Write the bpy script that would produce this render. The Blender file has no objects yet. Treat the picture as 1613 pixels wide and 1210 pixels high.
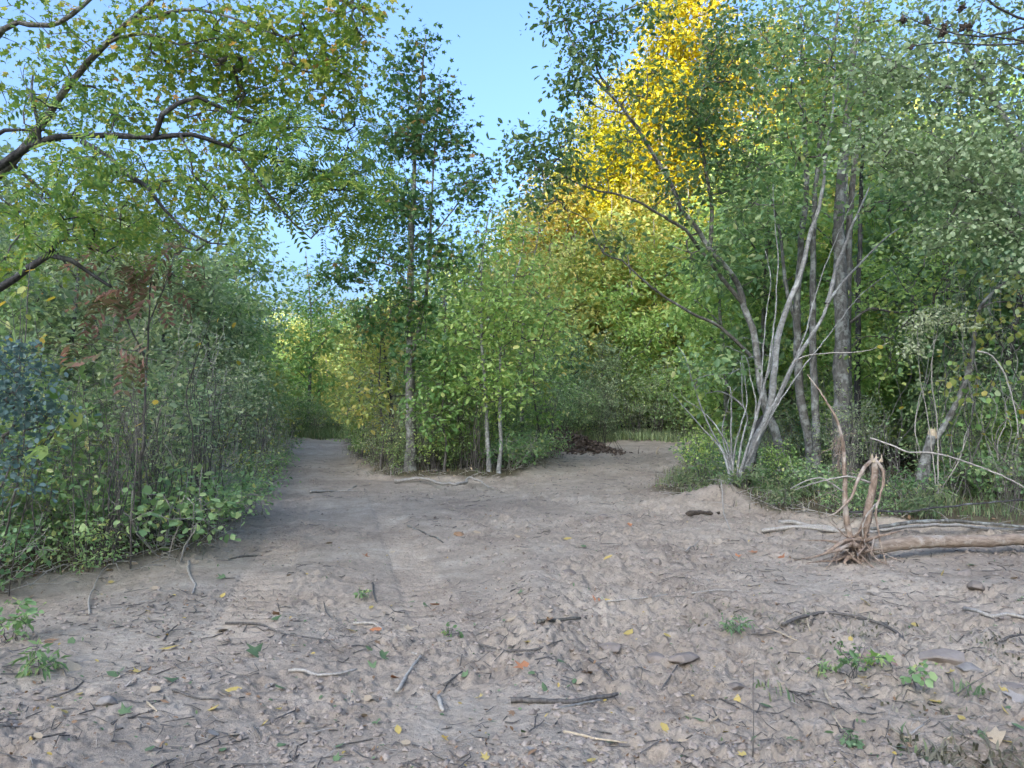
import bpy, math, random
import numpy as np
from mathutils import Vector

# ------------------------------------------------------------------ camera, sky, sun, exposure
SC = bpy.context.scene
COL = SC.collection
F_PX, CX, CY, EYE = 1196.0, 806.5, 605.0, 1.62       # photograph 1613 x 1210
PITCH = math.atan((640 - 605) / F_PX)
cam_d = bpy.data.cameras.new('camera')
cam_d.sensor_fit = 'HORIZONTAL'
cam_d.sensor_width = 36.0
cam_d.lens = 36.0 * F_PX / 1613.0
cam_d.clip_start, cam_d.clip_end = 0.1, 3000.0
cam = bpy.data.objects.new('camera', cam_d)
COL.objects.link(cam)
cam.location = (0, 0, EYE)
cam.rotation_euler = (math.pi / 2 + PITCH, 0, 0)
SC.camera = cam

SUN_EL = math.radians(22.0)
SUN_AZ = math.radians(200.0)          # compass bearing of the sun, clockwise from +Y: behind the camera, a little left
world = bpy.data.worlds.new("World")
SC.world = world
world.use_nodes = True
wn, wl = world.node_tree.nodes, world.node_tree.links
wn.clear()
w_out = wn.new('ShaderNodeOutputWorld')
w_bg = wn.new('ShaderNodeBackground')
w_sky = wn.new('ShaderNodeTexSky')
w_sky.sky_type = 'NISHITA'
w_sky.sun_disc = False
w_sky.sun_elevation = SUN_EL
w_sky.sun_rotation = SUN_AZ
w_sky.altitude = 200.0
w_sky.air_density = 0.85
w_sky.dust_density = 10.0
w_sky.ozone_density = 5.6
w_bg.inputs['Strength'].default_value = 0.15
wl.new(w_sky.outputs['Color'], w_bg.inputs['Color'])
wl.new(w_bg.outputs['Background'], w_out.inputs['Surface'])

sun_d = bpy.data.lights.new('sun', 'SUN')
sun_d.energy = 3.3
sun_d.angle = math.radians(0.5)
sun_d.color = (1.0, 0.95, 0.80)
sun = bpy.data.objects.new('sun', sun_d)
COL.objects.link(sun)
sd = Vector((math.sin(SUN_AZ) * math.cos(SUN_EL), math.cos(SUN_AZ) * math.cos(SUN_EL), math.sin(SUN_EL)))
sun.rotation_euler = sd.to_track_quat('Z', 'Y').to_euler()
sun.location = (-20, -60, 60)

SC.view_settings.view_transform = 'Standard'
SC.view_settings.look = 'None'
SC.view_settings.gamma = 1.0
SC.view_settings.use_curve_mapping = False
SC.view_settings.exposure = 2.24
SC.cycles.max_bounces = 10
SC.cycles.diffuse_bounces = 6
SC.cycles.transmission_bounces = 8
SC.cycles.transparent_max_bounces = 8

rng = np.random.default_rng(7)
R = random.Random(11)

# ------------------------------------------------------------------ geometry helpers
def at(px, py, d):
    """World point seen at a photograph pixel, at forward distance d metres."""
    u, v = (px - CX) / F_PX, (CY - py) / F_PX
    c, s = math.cos(PITCH), math.sin(PITCH)
    x, y, z = u, c - s * v, s + c * v
    k = d / y
    return np.array([x * k, d, EYE + z * k])

_T = np.random.default_rng(3).random((256, 256))
def vnoise(x, y, seed=0):
    x = np.asarray(x, float) + seed * 17.3; y = np.asarray(y, float) + seed * 9.7
    ix, iy = np.floor(x).astype(int), np.floor(y).astype(int)
    fx, fy = x - ix, y - iy
    fx = fx * fx * (3 - 2 * fx); fy = fy * fy * (3 - 2 * fy)
    a = _T[ix & 255, iy & 255]; b = _T[(ix + 1) & 255, iy & 255]
    c = _T[ix & 255, (iy + 1) & 255]; d = _T[(ix + 1) & 255, (iy + 1) & 255]
    return (a * (1 - fx) + b * fx) * (1 - fy) + (c * (1 - fx) + d * fx) * fy - 0.5

def fbm(x, y, scale, octv=4, seed=0):
    s, a, t = 0.0, 1.0, 1.0 / scale
    ca, sa = math.cos(0.6), math.sin(0.6)
    x = np.asarray(x, float); y = np.asarray(y, float)
    for k in range(octv):
        s = s + a * vnoise(x * t, y * t, seed + k)
        x, y = ca * x - sa * y, sa * x + ca * y
        a *= 0.5; t *= 2.0
    return s

def sstep(a, b, x):
    t = np.clip((x - a) / (b - a), 0, 1)
    return t * t * (3 - 2 * t)

# the bare dirt: left edge, right edge and the wooded island between the two paths
XL = ([-4, 5, 6.9, 8.4, 12.9, 19.4, 32, 45], [-7, -5.4, -4.7, -3.6, -4.4, -5.9, -9.4, -13.5])
XR = ([-4, 7, 9.3, 9.7, 9.95, 10.2, 11, 12.1, 14.3, 16, 24, 30, 34], [14, 14, 11, 6.9, 5.6, 4.7, 3.75, 3.4, 2.75, 3.2, 6.3, 8.7, 11])
IL = ([16.2, 16.8, 18.4, 24, 32, 40], [-1.0, -2.9, -3.3, -5.0, -6.9, -9])
IR = ([16.2, 16.8, 18.3, 24, 27.7, 31, 36], [-1.0, -0.1, .6, 1.6, 2.2, 3.6, 7])
def dirt(x, y):
    x = np.asarray(x, float); y = np.asarray(y, float)
    d = np.minimum(x - np.interp(y, *XL), np.interp(y, *XR) - x)
    isl = np.maximum(np.interp(y, *IL) - x, x - np.interp(y, *IR))
    isl = np.where(y < 16.2, 16.2 - y + 1.0, isl)
    d = np.minimum(d, isl)
    d = np.minimum(d, np.where(x < 0, 33.5, 31.0) - y)
    return d

def gauss(x, y, cx, cy, rx, ry):
    return np.exp(-((x - cx) / rx) ** 2 - ((y - cy) / ry) ** 2)

def ground_h(x, y):
    x = np.asarray(x, float); y = np.asarray(y, float)
    d = dirt(x, y)
    h = 0.10 * fbm(x, y, 5.0, 2, 5) + 0.075 * fbm(x, y, 1.1, 2, 9)
    h = h + 0.16 * sstep(0.5, -1.0, d)                       # banks where the blade pushed soil aside
    h = h + 0.07 * np.exp(-((d - 0.05) / 0.3) ** 2) * (0.6 + 1.2 * vnoise(x * 1.5, y * 1.5, 4))
    h = h + 0.30 * gauss(x, y, 3.15, 12.1, 0.75, 0.55)       # mound below the grey clump
    h = h + 0.10 * gauss(x, y, 0.2, 6.2, 0.25, 2.5) + 0.10 * gauss(x, y, -3.3, 4.0, 0.5, 1.3)
    h = h - 0.12 * gauss(x, y, 2.2, 3.62, 0.30, 0.16)        # hollow with dead grass
    h = h + 0.25 * gauss(x, y, 2.1, 24.6, 1.2, 0.8)
    h = h + 0.03 * np.clip(np.asarray(y) - 12, 0, 60) * 0.25
    return h

def ground_detail(x, y):
    """Clods, crumbs and machine tracks, on the bare dirt."""
    d = dirt(x, y)
    m = sstep(-0.4, 0.3, d)
    rough = 0.2 + 1.3 * sstep(-0.2, 0.35, fbm(x, y, 1.6, 3, 21) + 0.10 * np.clip(x, -2, 3))
    n1 = fbm(x, y, 0.34, 3, 31)
    n2 = np.abs(fbm(x, y, 0.13, 3, 41))
    n3 = fbm(x, y, 0.045, 2, 51)
    clod = sstep(0.12, 0.42, fbm(x, y, 0.11, 2, 61))
    n4 = np.abs(fbm(x, y, 0.07, 3, 45))
    h = rough * (0.05 * n1 - 0.028 * n2 - 0.024 * n4 + 0.042 * n3 + 0.018 * clod)
    # cleat marks of a tracked machine along the left path
    def track(x0, y0, x1, y1, w, amp, sp):
        dx, dy = x1 - x0, y1 - y0; L = math.hypot(dx, dy); dx /= L; dy /= L
        s = (x - x0) * dx + (y - y0) * dy; t = -(x - x0) * dy + (y - y0) * dx
        k = sstep(w, w * 0.75, np.abs(t)) * sstep(0, 1.0, s) * sstep(L, L - 1.5, s) * sstep(-0.25, 0.1, fbm(x, y, 1.2, 2, 71) + .22)
        return k, amp * (np.abs(((s / sp) % 1.0) - 0.5) * 4 - 1)
    for tr in ((-1.75, 4.6, -4.6, 17.0, 0.26, 0.038, 0.17), (-0.35, 5.0, -2.9, 16.0, 0.24, 0.017, 0.17),
               (2.4, 6.0, -0.2, 12.0, 0.24, 0.017, 0.17), (1.0, 13, 3.6, 22, 0.3, 0.018, 0.19), (4.4, 4.6, 2.3, 9.5, 0.24, 0.018, .17)):
        k, v = track(*tr)
        h = h * (1 - 0.75 * k) + k * (v - 0.02)
    return h * m + (1 - m) * 0.03 * n1

def gp(px, py):
    """Ground point seen at a photograph pixel."""
    z = 0.0
    for _ in range(8):
        a = at(px, py, 1.0)
        k = (z - EYE) / (a[2] - EYE)
        x, y = a[0] * k, k
        z = float(ground_h(x, y))
    return np.array([x, y, z])

def gz(x, y): return float(ground_h(x, y))

def mesh_np(name, V, polys, mat, smooth=False):
    """polys: list of (n,k) int arrays."""
    me = bpy.data.meshes.new(name)
    polys = [np.asarray(p, np.int32) for p in polys if len(p)]
    V = np.asarray(V, np.float32)
    nl = sum(p.size for p in polys); nf = sum(len(p) for p in polys)
    me.vertices.add(len(V)); me.vertices.foreach_set('co', V.ravel())
    me.loops.add(nl); me.polygons.add(nf)
    me.loops.foreach_set('vertex_index', np.concatenate([p.ravel() for p in polys]))
    starts, o = [], 0
    for p in polys:
        n, k = p.shape
        starts.append(o + np.arange(n) * k); o += n * k
    me.polygons.foreach_set('loop_start', np.concatenate(starts).astype(np.int32))
    me.update(calc_edges=True)
    if smooth: me.polygons.foreach_set('use_smooth', np.ones(nf, bool))
    for m in (mat if isinstance(mat, (list, tuple)) else [mat]):
        me.materials.append(m)
    me.validate()
    return me

def link(name, me, parent=None, kind=None, loc=None):
    o = bpy.data.objects.new(name, me)
    COL.objects.link(o)
    if parent is not None: o.parent = parent
    if kind: o['kind'] = kind
    if loc is not None: o.location = loc
    return o

def tag(o, label, cat, group=None):
    o['label'] = label; o['category'] = cat
    if group: o['group'] = group
    return o

def thing(name, label, cat, loc, group=None):
    o = bpy.data.objects.new(name, None)
    o.empty_display_size = 0.3
    COL.objects.link(o); o.location = loc
    return tag(o, label, cat, group)

def copy_tree(o, parent=None):
    c = o.copy(); COL.objects.link(c)
    if parent is not None: c.parent = parent
    for ch in list(o.children): copy_tree(ch, c)
    return c

class MB:
    """Collects pieces into one mesh."""
    def __init__(s): s.V, s.P, s.n = [], {}, 0
    def add(s, V, polys):
        for p in polys:
            p = np.asarray(p)
            if len(p): s.P.setdefault(p.shape[1], []).append(p + s.n)
        s.V.append(np.asarray(V, float)); s.n += len(V)
    def mesh(s, name, mat, smooth=False, off=None):
        V = np.concatenate(s.V)
        if off is not None: V = V - np.asarray(off)
        return mesh_np(name, V, [np.concatenate(v) for v in s.P.values()], mat, smooth)
    @property
    def empty(s): return s.n == 0

def spline(pts, spacing):
    P = np.asarray(pts, float)
    if len(P) == 2:
        n = max(2, int(np.linalg.norm(P[1] - P[0]) / spacing) + 1)
        return P[0] + (P[1] - P[0]) * np.linspace(0, 1, n)[:, None]
    E = np.vstack([2 * P[0] - P[1], P, 2 * P[-1] - P[-2]])
    out = []
    for i in range(len(P) - 1):
        a, b, c, d = E[i:i + 4]
        n = max(1, int(np.linalg.norm(c - b) / spacing))
        t = (np.arange(n) / n)[:, None]
        out.append(0.5 * (2 * b + (c - a) * t + (2 * a - 5 * b + 4 * c - d) * t ** 2 + (3 * b - a - 3 * c + d) * t ** 3))
    out.append(P[-1:])
    return np.concatenate(out)

def tube(P, r, sides=6, bumpy=0.0, cap0=False, cap1=True):
    P = np.asarray(P, float); n = len(P)
    r = np.broadcast_to(np.asarray(r, float), (n,)).copy()
    T = np.gradient(P, axis=0); T /= np.linalg.norm(T, axis=1)[:, None] + 1e-9
    ref = np.array([0, 0, 1.0]) if abs(T[0][2]) < 0.8 else np.array([1.0, 0, 0])
    U = np.empty_like(P)
    u = np.cross(T[0], ref); u /= np.linalg.norm(u) + 1e-9
    for i in range(n):
        u = u - T[i] * u.dot(T[i]); u /= np.linalg.norm(u) + 1e-9
        U[i] = u
    W = np.cross(T, U)
    a = np.linspace(0, 2 * math.pi, sides, endpoint=False)
    rr = np.repeat(r[:, None], sides, 1)
    if bumpy:
        rr = rr * (1 + bumpy * (rng.random((n, sides)) - 0.5) + bumpy * (rng.random((n, 1)) - 0.5))
    V = P[:, None, :] + rr[:, :, None] * (np.cos(a)[None, :, None] * U[:, None, :] + np.sin(a)[None, :, None] * W[:, None, :])
    V = V.reshape(-1, 3)
    i, j = np.meshgrid(np.arange(n - 1), np.arange(sides), indexing='ij')
    i, j = i.ravel(), j.ravel(); j2 = (j + 1) % sides
    polys = [np.stack([i * sides + j, i * sides + j2, (i + 1) * sides + j2, (i + 1) * sides + j], 1)]
    tri = []
    if cap0:
        V = np.vstack([V, P[0]]); c = len(V) - 1
        tri += [[c, (k + 1) % sides, k] for k in range(sides)]
    if cap1:
        V = np.vstack([V, P[-1] + T[-1] * r[-1] * 0.3]); c = len(V) - 1; b = (n - 1) * sides
        tri += [[c, b + k, b + (k + 1) % sides] for k in range(sides)]
    if tri: polys.append(np.array(tri))
    return V, polys

# ------------------------------------------------------------------ materials
def mat_new(name):
    m = bpy.data.materials.new(name); m.use_nodes = True
    nt = m.node_tree; nt.nodes.clear()
    out = nt.nodes.new('ShaderNodeOutputMaterial')
    return m, nt, out

def ramp(nt, fac, stops, interp='LINEAR'):
    r = nt.nodes.new('ShaderNodeValToRGB'); r.color_ramp.interpolation = interp
    e = r.color_ramp.elements
    while len(e) < len(stops): e.new(0.5)
    for k, (p, c) in enumerate(stops):
        e[k].position = p; e[k].color = (*c, 1)
    nt.links.new(fac, r.inputs['Fac'])
    return r.outputs['Color']

def noise(nt, vec, scale, detail=4, rough=0.55):
    n = nt.nodes.new('ShaderNodeTexNoise'); n.inputs['Scale'].default_value = scale
    n.inputs['Detail'].default_value = detail; n.inputs['Roughness'].default_value = rough
    if vec is not None: nt.links.new(vec, n.inputs['Vector'])
    return n.outputs['Fac']

def mapping(nt, vec, scale):
    m = nt.nodes.new('ShaderNodeMapping'); m.inputs['Scale'].default_value = scale
    nt.links.new(vec, m.inputs['Vector']); return m.outputs['Vector']

def leaf_mat(name, stops, transl=0.45, tint=(1.3, 1.25, 0.75), rough=0.5, spec=0.3, obvar=0.14):
    """Every leaf is an island of its own: its colour is picked at random along the ramp."""
    m, nt, out = mat_new(name)
    g = nt.nodes.new('ShaderNodeNewGeometry')
    col = ramp(nt, g.outputs['Random Per Island'], stops)
    oi = nt.nodes.new('ShaderNodeObjectInfo')
    hs = nt.nodes.new('ShaderNodeHueSaturation')
    mr = nt.nodes.new('ShaderNodeMapRange')
    nt.links.new(oi.outputs['Random'], mr.inputs['Value'])
    mr.inputs['To Min'].default_value = 1 - obvar * 1.5; mr.inputs['To Max'].default_value = 1 + obvar * 1.5
    mh = nt.nodes.new('ShaderNodeMapRange')
    nt.links.new(oi.outputs['Random'], mh.inputs['Value'])
    mh.inputs['To Min'].default_value = 0.5 + obvar * 0.12; mh.inputs['To Max'].default_value = 0.5 - obvar * 0.12
    nt.links.new(mr.outputs['Result'], hs.inputs['Value']); nt.links.new(mh.outputs['Result'], hs.inputs['Hue'])
    nt.links.new(col, hs.inputs['Color'])
    p = nt.nodes.new('ShaderNodeBsdfPrincipled')
    p.inputs['Roughness'].default_value = rough; p.inputs['Specular IOR Level'].default_value = spec
    nt.links.new(hs.outputs['Color'], p.inputs['Base Color'])
    mx = nt.nodes.new('ShaderNodeMix'); mx.data_type = 'RGBA'; mx.blend_type = 'MULTIPLY'
    mx.inputs['Factor'].default_value = 1.0
    nt.links.new(hs.outputs['Color'], mx.inputs['A']); mx.inputs['B'].default_value = (*tint, 1)
    t = nt.nodes.new('ShaderNodeBsdfTranslucent'); nt.links.new(mx.outputs['Result'], t.inputs['Color'])
    s = nt.nodes.new('ShaderNodeMixShader'); s.inputs['Fac'].default_value = transl
    nt.links.new(p.outputs['BSDF'], s.inputs[1]); nt.links.new(t.outputs['BSDF'], s.inputs[2])
    nt.links.new(s.outputs['Shader'], out.inputs['Surface'])
    return m

def bark_mat(name, dark, light, lichen=None, lich_amt=0.5, scale=(34, 34, 8), bump=0.5, rough=0.9):
    m, nt, out = mat_new(name)
    tc = nt.nodes.new('ShaderNodeTexCoord')
    v = mapping(nt, tc.outputs['Object'], scale)
    n1 = noise(nt, v, 1.0, 6, 0.65)
    col = ramp(nt, n1, [(0.33, dark), (0.66, light)])
    if lichen:
        n2 = noise(nt, tc.outputs['Object'], 5.5, 5, 0.7)
        k = ramp(nt, n2, [(0.55 - 0.12 * lich_amt, (0, 0, 0)), (0.68 - 0.12 * lich_amt, (1, 1, 1))])
        mx = nt.nodes.new('ShaderNodeMix'); mx.data_type = 'RGBA'
        nt.links.new(k, mx.inputs['Factor']); nt.links.new(col, mx.inputs['A']); mx.inputs['B'].default_value = (*lichen, 1)
        col = mx.outputs['Result']
    p = nt.nodes.new('ShaderNodeBsdfPrincipled')
    p.inputs['Roughness'].default_value = rough; p.inputs['Specular IOR Level'].default_value = 0.2
    nt.links.new(col, p.inputs['Base Color'])
    b = nt.nodes.new('ShaderNodeBump'); b.inputs['Strength'].default_value = bump; b.inputs['Distance'].default_value = 0.02
    nt.links.new(n1, b.inputs['Height']); nt.links.new(b.outputs['Normal'], p.inputs['Normal'])
    nt.links.new(p.outputs['BSDF'], out.inputs['Surface'])
    return m

M = {}
# foliage
M['gum'] = leaf_mat('sweetgum leaves', [(0, (0.085, 0.173, 0.064)), (.55, (0.132, 0.243, 0.089)), (.9, (0.202, 0.307, 0.108)), (1, (0.429, 0.224, 0.105))])
M['olive'] = leaf_mat('olive lobed leaves', [(0, (0.150, 0.262, 0.057)), (.5, (0.248, 0.359, 0.072)), (.85, (0.389, 0.434, 0.089)), (.95, (0.600, 0.535, 0.108)), (1, (0.563, 0.251, 0.093))])
M['pinn'] = leaf_mat('feathered leaves', [(0, (0.142, 0.272, 0.081)), (.6, (0.246, 0.386, 0.106)), (1, (0.444, 0.485, 0.133))])
M['spring'] = leaf_mat('bright green leaves', [(0, (0.182, 0.321, 0.100)), (.6, (0.290, 0.441, 0.139)), (.92, (0.425, 0.540, 0.181)), (1, (0.600, 0.600, 0.211))])
M['mid'] = leaf_mat('middle green leaves', [(0, (0.158, 0.267, 0.120)), (.6, (0.249, 0.376, 0.159)), (.93, (0.395, 0.494, 0.217)), (1, (0.600, 0.600, 0.283))])
M['deep'] = leaf_mat('deep green leaves', [(0, (0.125, 0.219, 0.116)), (.7, (0.205, 0.324, 0.169)), (1, (0.365, 0.484, 0.249))])
M['yellow'] = leaf_mat('yellow autumn leaves', [(0, (0.160, 0.200, 0.030)), (.25, (0.340, 0.320, 0.020)), (.75, (0.540, 0.460, 0.015)), (1, (0.550, 0.380, 0.020))], transl=.42, tint=(1.12, 1.08, .6))
M['amber'] = leaf_mat('amber autumn leaves', [(0, (.20, .24, .05)), (.55, (.36, .33, .06)), (1, (.44, .26, .06))], transl=.4, tint=(1.15, 1.05, .6))
M['lime'] = leaf_mat('yellow green leaves', [(0, (0.214, 0.300, 0.087)), (.6, (0.368, 0.413, 0.120)), (1, (0.597, 0.497, 0.160))])
M['hick'] = leaf_mat('oval leaves', [(0, (0.116, 0.208, 0.089)), (.6, (0.190, 0.292, 0.117)), (.95, (0.350, 0.406, 0.165)), (1, (0.600, 0.600, 0.243))])
M['silver'] = leaf_mat('pale green leaves', [(0, (0.154, 0.235, 0.100)), (.5, (0.274, 0.354, 0.179)), (1, (0.452, 0.534, 0.317))], transl=.3, tint=(1.05, 1.1, .8), rough=.6)
M['cream'] = leaf_mat('pale seed tufts', [(0, (0.216, 0.279, 0.135)), (1, (0.405, 0.450, 0.288))], transl=.3, tint=(1, 1, .9), rough=.7)
M['blue'] = leaf_mat('blue green leaves', [(0, (.10, .17, .14)), (.6, (.15, .235, .20)), (1, (.22, .31, .26))], tint=(.9, 1.1, .9), transl=.3)
M['sumac'] = leaf_mat('russet leaves', [(0, (0.100, 0.140, 0.060)), (.45, (0.190, 0.190, 0.090)), (.75, (0.280, 0.180, 0.130)), (1, (0.330, 0.200, 0.150))], tint=(1.2, 1, .8))
M['bramble'] = leaf_mat('bramble leaves', [(0, (0.147, 0.263, 0.119)), (.6, (0.234, 0.378, 0.174)), (.95, (0.366, 0.480, 0.219)), (1, (0.600, 0.599, 0.236))])
M['dusty'] = leaf_mat('dull thicket leaves', [(0, (0.181, 0.255, 0.147)), (.6, (0.292, 0.378, 0.217)), (.93, (0.425, 0.491, 0.275)), (1, (0.600, 0.600, 0.398))])
M['grass'] = leaf_mat('grass', [(0, (0.126, 0.199, 0.096)), (.6, (0.199, 0.284, 0.138)), (1, (0.351, 0.351, 0.205))])
M['straw'] = leaf_mat('dry grass', [(0, (.10, .095, .06)), (.6, (.20, .185, .125)), (1, (.30, .27, .19))], transl=.2)
M['fly'] = leaf_mat('single yellow leaves', [(0, (0.450, 0.340, 0.050)), (1, (0.550, 0.420, 0.080))])
# bark
M['b_dark'] = bark_mat('dark rough bark', (.022, .021, .02), (.08, .078, .072), (.16, .17, .16), .2)
M['b_brown'] = bark_mat('grey brown bark', (.055, .05, .04), (.16, .15, .125), (.23, .24, .205), .4)
M['b_grey'] = bark_mat('smooth pale grey bark', (.14, .138, .122), (.30, .298, .272), (.40, .41, .38), .5, (16, 16, 22), .3)
M['b_mott'] = bark_mat('mottled grey bark', (.065, .062, .052), (.185, .178, .155), (.31, .32, .285), .55, (20, 20, 7), .5)
M['b_twig'] = bark_mat('grey twigs', (.07, .062, .052), (.17, .155, .135), None, 0, (60, 60, 20), .2)
M['b_pale'] = bark_mat('pale dry stems', (.25, .23, .19), (.44, .405, .345), None, 0, (60, 60, 12), .2)
M['b_root'] = bark_mat('torn brown roots', (.15, .108, .078), (.36, .27, .195), (.42, .36, .29), .35, (30, 30, 10), .5)
M['b_log'] = bark_mat('brown sapling bark', (.16, .12, .086), (.34, .27, .20), (.38, .345, .285), .35, (9, 34, 34), .5)
M['b_rot'] = bark_mat('rotten dark wood', (.03, .025, .02), (.12, .095, .07), None, 0, (20, 50, 50), .7)
M['wood'] = bark_mat('fresh split wood', (.36, .28, .18), (.58, .48, .33), None, 0, (40, 40, 6), .4)

def ground_material():
    m, nt, out = mat_new('bare soil and forest floor')
    L = nt.links
    tc = nt.nodes.new('ShaderNodeTexCoord'); v = tc.outputs['Object']
    n1 = noise(nt, v, 0.45, 5, .6); n2 = noise(nt, v, 3.2, 6, .65); n3 = noise(nt, v, 26, 6, .7); n4 = noise(nt, v, 120, 4, .7)
    c1 = ramp(nt, n2, [(.30, (.295, .249, .19)), (.52, (.378, .325, .252)), (.72, (.45, .391, .308))])
    c2 = ramp(nt, n1, [(.36, (.78, .75, .74)), (.62, (1.06, 1.05, 1.04))])
    c3 = ramp(nt, n3, [(.28, (.50, .48, .46)), (.44, (.95, .95, .95)), (.72, (1.2, 1.19, 1.17))])
    def mul(a, b, f=1.0):
        x = nt.nodes.new('ShaderNodeMix'); x.data_type = 'RGBA'; x.blend_type = 'MULTIPLY'; x.inputs['Factor'].default_value = f
        L.new(a, x.inputs['A']); L.new(b, x.inputs['B']); return x.outputs['Result']
    soil = mul(mul(c1, c2), c3, .8)
    sp = ramp(nt, n4, [(.33, (.62, .60, .58)), (.44, (1, 1, 1)), (.70, (1.0, 1.0, 1.0)), (.78, (1.3, 1.28, 1.22))])
    soil = mul(soil, sp, .5)
    floor = ramp(nt, n3, [(.3, (.05, .042, .028)), (.5, (.11, .088, .056)), (.62, (.085, .10, .04)), (.75, (.20, .155, .095))])
    at_ = nt.nodes.new('ShaderNodeAttribute'); at_.attribute_name = 'bare'
    mx = nt.nodes.new('ShaderNodeMix'); mx.data_type = 'RGBA'
    L.new(at_.outputs['Fac'], mx.inputs['Factor']); L.new(floor, mx.inputs['A']); L.new(soil, mx.inputs['B'])
    p = nt.nodes.new('ShaderNodeBsdfPrincipled'); p.inputs['Roughness'].default_value = .95
    p.inputs['Specular IOR Level'].default_value = .1
    L.new(mx.outputs['Result'], p.inputs['Base Color'])
    b1 = nt.nodes.new('ShaderNodeBump'); b1.inputs['Strength'].default_value = .8; b1.inputs['Distance'].default_value = .025
    L.new(n3, b1.inputs['Height'])
    n5 = noise(nt, v, 8.0, 5, .6)
    b0 = nt.nodes.new('ShaderNodeBump'); b0.inputs['Strength'].default_value = .8; b0.inputs['Distance'].default_value = .035
    L.new(n5, b0.inputs['Height']); L.new(b0.outputs['Normal'], b1.inputs['Normal'])
    b2 = nt.nodes.new('ShaderNodeBump'); b2.inputs['Strength'].default_value = .5; b2.inputs['Distance'].default_value = .006
    L.new(n4, b2.inputs['Height']); L.new(b1.outputs['Normal'], b2.inputs['Normal'])
    L.new(b2.outputs['Normal'], p.inputs['Normal'])
    L.new(p.outputs['BSDF'], out.inputs['Surface'])
    return m
M['ground'] = ground_material()

def plain_mat(name, lo, hi, scale=20, bump=.4, rough=.9):
    m, nt, out = mat_new(name)
    tc = nt.nodes.new('ShaderNodeTexCoord')
    n = noise(nt, tc.outputs['Object'], scale, 6, .65)
    oi = nt.nodes.new('ShaderNodeObjectInfo')
    g = nt.nodes.new('ShaderNodeNewGeometry')
    ad = nt.nodes.new('ShaderNodeMath'); ad.operation = 'MULTIPLY_ADD'
    nt.links.new(g.outputs['Random Per Island'], ad.inputs[0]); ad.inputs[1].default_value = .3; nt.links.new(n, ad.inputs[2])
    c = ramp(nt, ad.outputs[0], [(.4, lo), (.9, hi)])
    p = nt.nodes.new('ShaderNodeBsdfPrincipled'); p.inputs['Roughness'].default_value = rough
    p.inputs['Specular IOR Level'].default_value = .15
    nt.links.new(c, p.inputs['Base Color'])
    b = nt.nodes.new('ShaderNodeBump'); b.inputs['Strength'].default_value = bump; b.inputs['Distance'].default_value = .01
    nt.links.new(n, b.inputs['Height']); nt.links.new(b.outputs['Normal'], p.inputs['Normal'])
    nt.links.new(p.outputs['BSDF'], out.inputs['Surface'])
    return m
M['clod'] = plain_mat('dry soil clods', (.15, .118, .09), (.44, .37, .295), 30, .6)
M['stone'] = plain_mat('dusty sandstone', (.17, .142, .115), (.30, .255, .21), 9, .8)
M['stone_red'] = plain_mat('reddish sandstone', (.25, .165, .125), (.36, .26, .205), 14, .5)
M['stone_grey'] = plain_mat('grey stone', (.16, .145, .125), (.27, .25, .22), 14, .5)
M['l_yellow'] = plain_mat('yellow fallen leaf', (.38, .27, .06), (.52, .40, .14), 30, .2, .6)
M['l_tan'] = plain_mat('tan fallen leaf', (.33, .24, .14), (.50, .40, .27), 30, .2, .6)
M['l_rust'] = plain_mat('rust fallen leaf', (.26, .10, .045), (.42, .19, .09), 30, .2, .6)
M['l_brown'] = plain_mat('brown fallen leaf', (.16, .095, .05), (.30, .19, .11), 30, .2, .6)
M['l_green'] = plain_mat('green fallen leaf', (.075, .125, .055), (.15, .215, .10), 30, .2, .6)
M['l_grey'] = plain_mat('bleached fallen leaf', (.22, .195, .16), (.36, .32, .27), 30, .2, .6)
M['shade_hill'] = plain_mat('wooded hill', (.03, .05, .015), (.08, .11, .03), 0.4, .6)  # for the unseen ridge added behind the camera as a sun blocker
M['duff'] = plain_mat('dark torn soil and roots', (.05, .038, .03), (.15, .112, .083), 8, .8)
# ------------------------------------------------------------------ leaves and crowns
def _star(lobes=5):
    V = [(0, 0, 0)]
    angs = [-2.25, -1.1, 0, 1.1, 2.25]; ln = [.42, .56, .66, .56, .42]
    c = np.array([.36, 0.])
    for k in range(5):
        V.append((c[0] + ln[k] * math.cos(angs[k]), ln[k] * math.sin(angs[k]), -.05 - .08 * abs(math.sin(angs[k]))))
        if k < 4:
            a = (angs[k] + angs[k + 1]) / 2
            V.append((c[0] + .25 * math.cos(a), .25 * math.sin(a), .02))
    V.append((c[0], 0, .04)); cc = len(V) - 1
    tri = [[cc, k, k + 1] for k in range(1, 9)] + [[0, 1, cc], [0, cc, 9]]
    return np.array(V), [np.array(tri)]
LEAF = {
    'diamond': (np.array([(0, 0, 0), (.45, .27, .05), (1, 0, -.06), (.45, -.27, .05)]), [np.array([[0, 1, 2], [0, 2, 3]])]),
    'oval': (np.array([(0, 0, 0), (.28, .24, .05), (.7, .23, .04), (1, 0, -.08), (.7, -.23, .04), (.28, -.24, .05)]), [np.array([[0, 3, 2, 1], [0, 5, 4, 3]])]),
    'round': (np.array([(0, 0, 0), (.2, .3, .04), (.65, .36, .04), (1, 0, -.06), (.65, -.36, .04), (.2, -.3, .04)]), [np.array([[0, 3, 2, 1], [0, 5, 4, 3]])]),
    'long': (np.array([(0, 0, 0), (.4, .15, .03), (1, 0, -.15), (.4, -.15, .03)]), [np.array([[0, 1, 2], [0, 2, 3]])]),
    'star': _star(),
}
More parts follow.
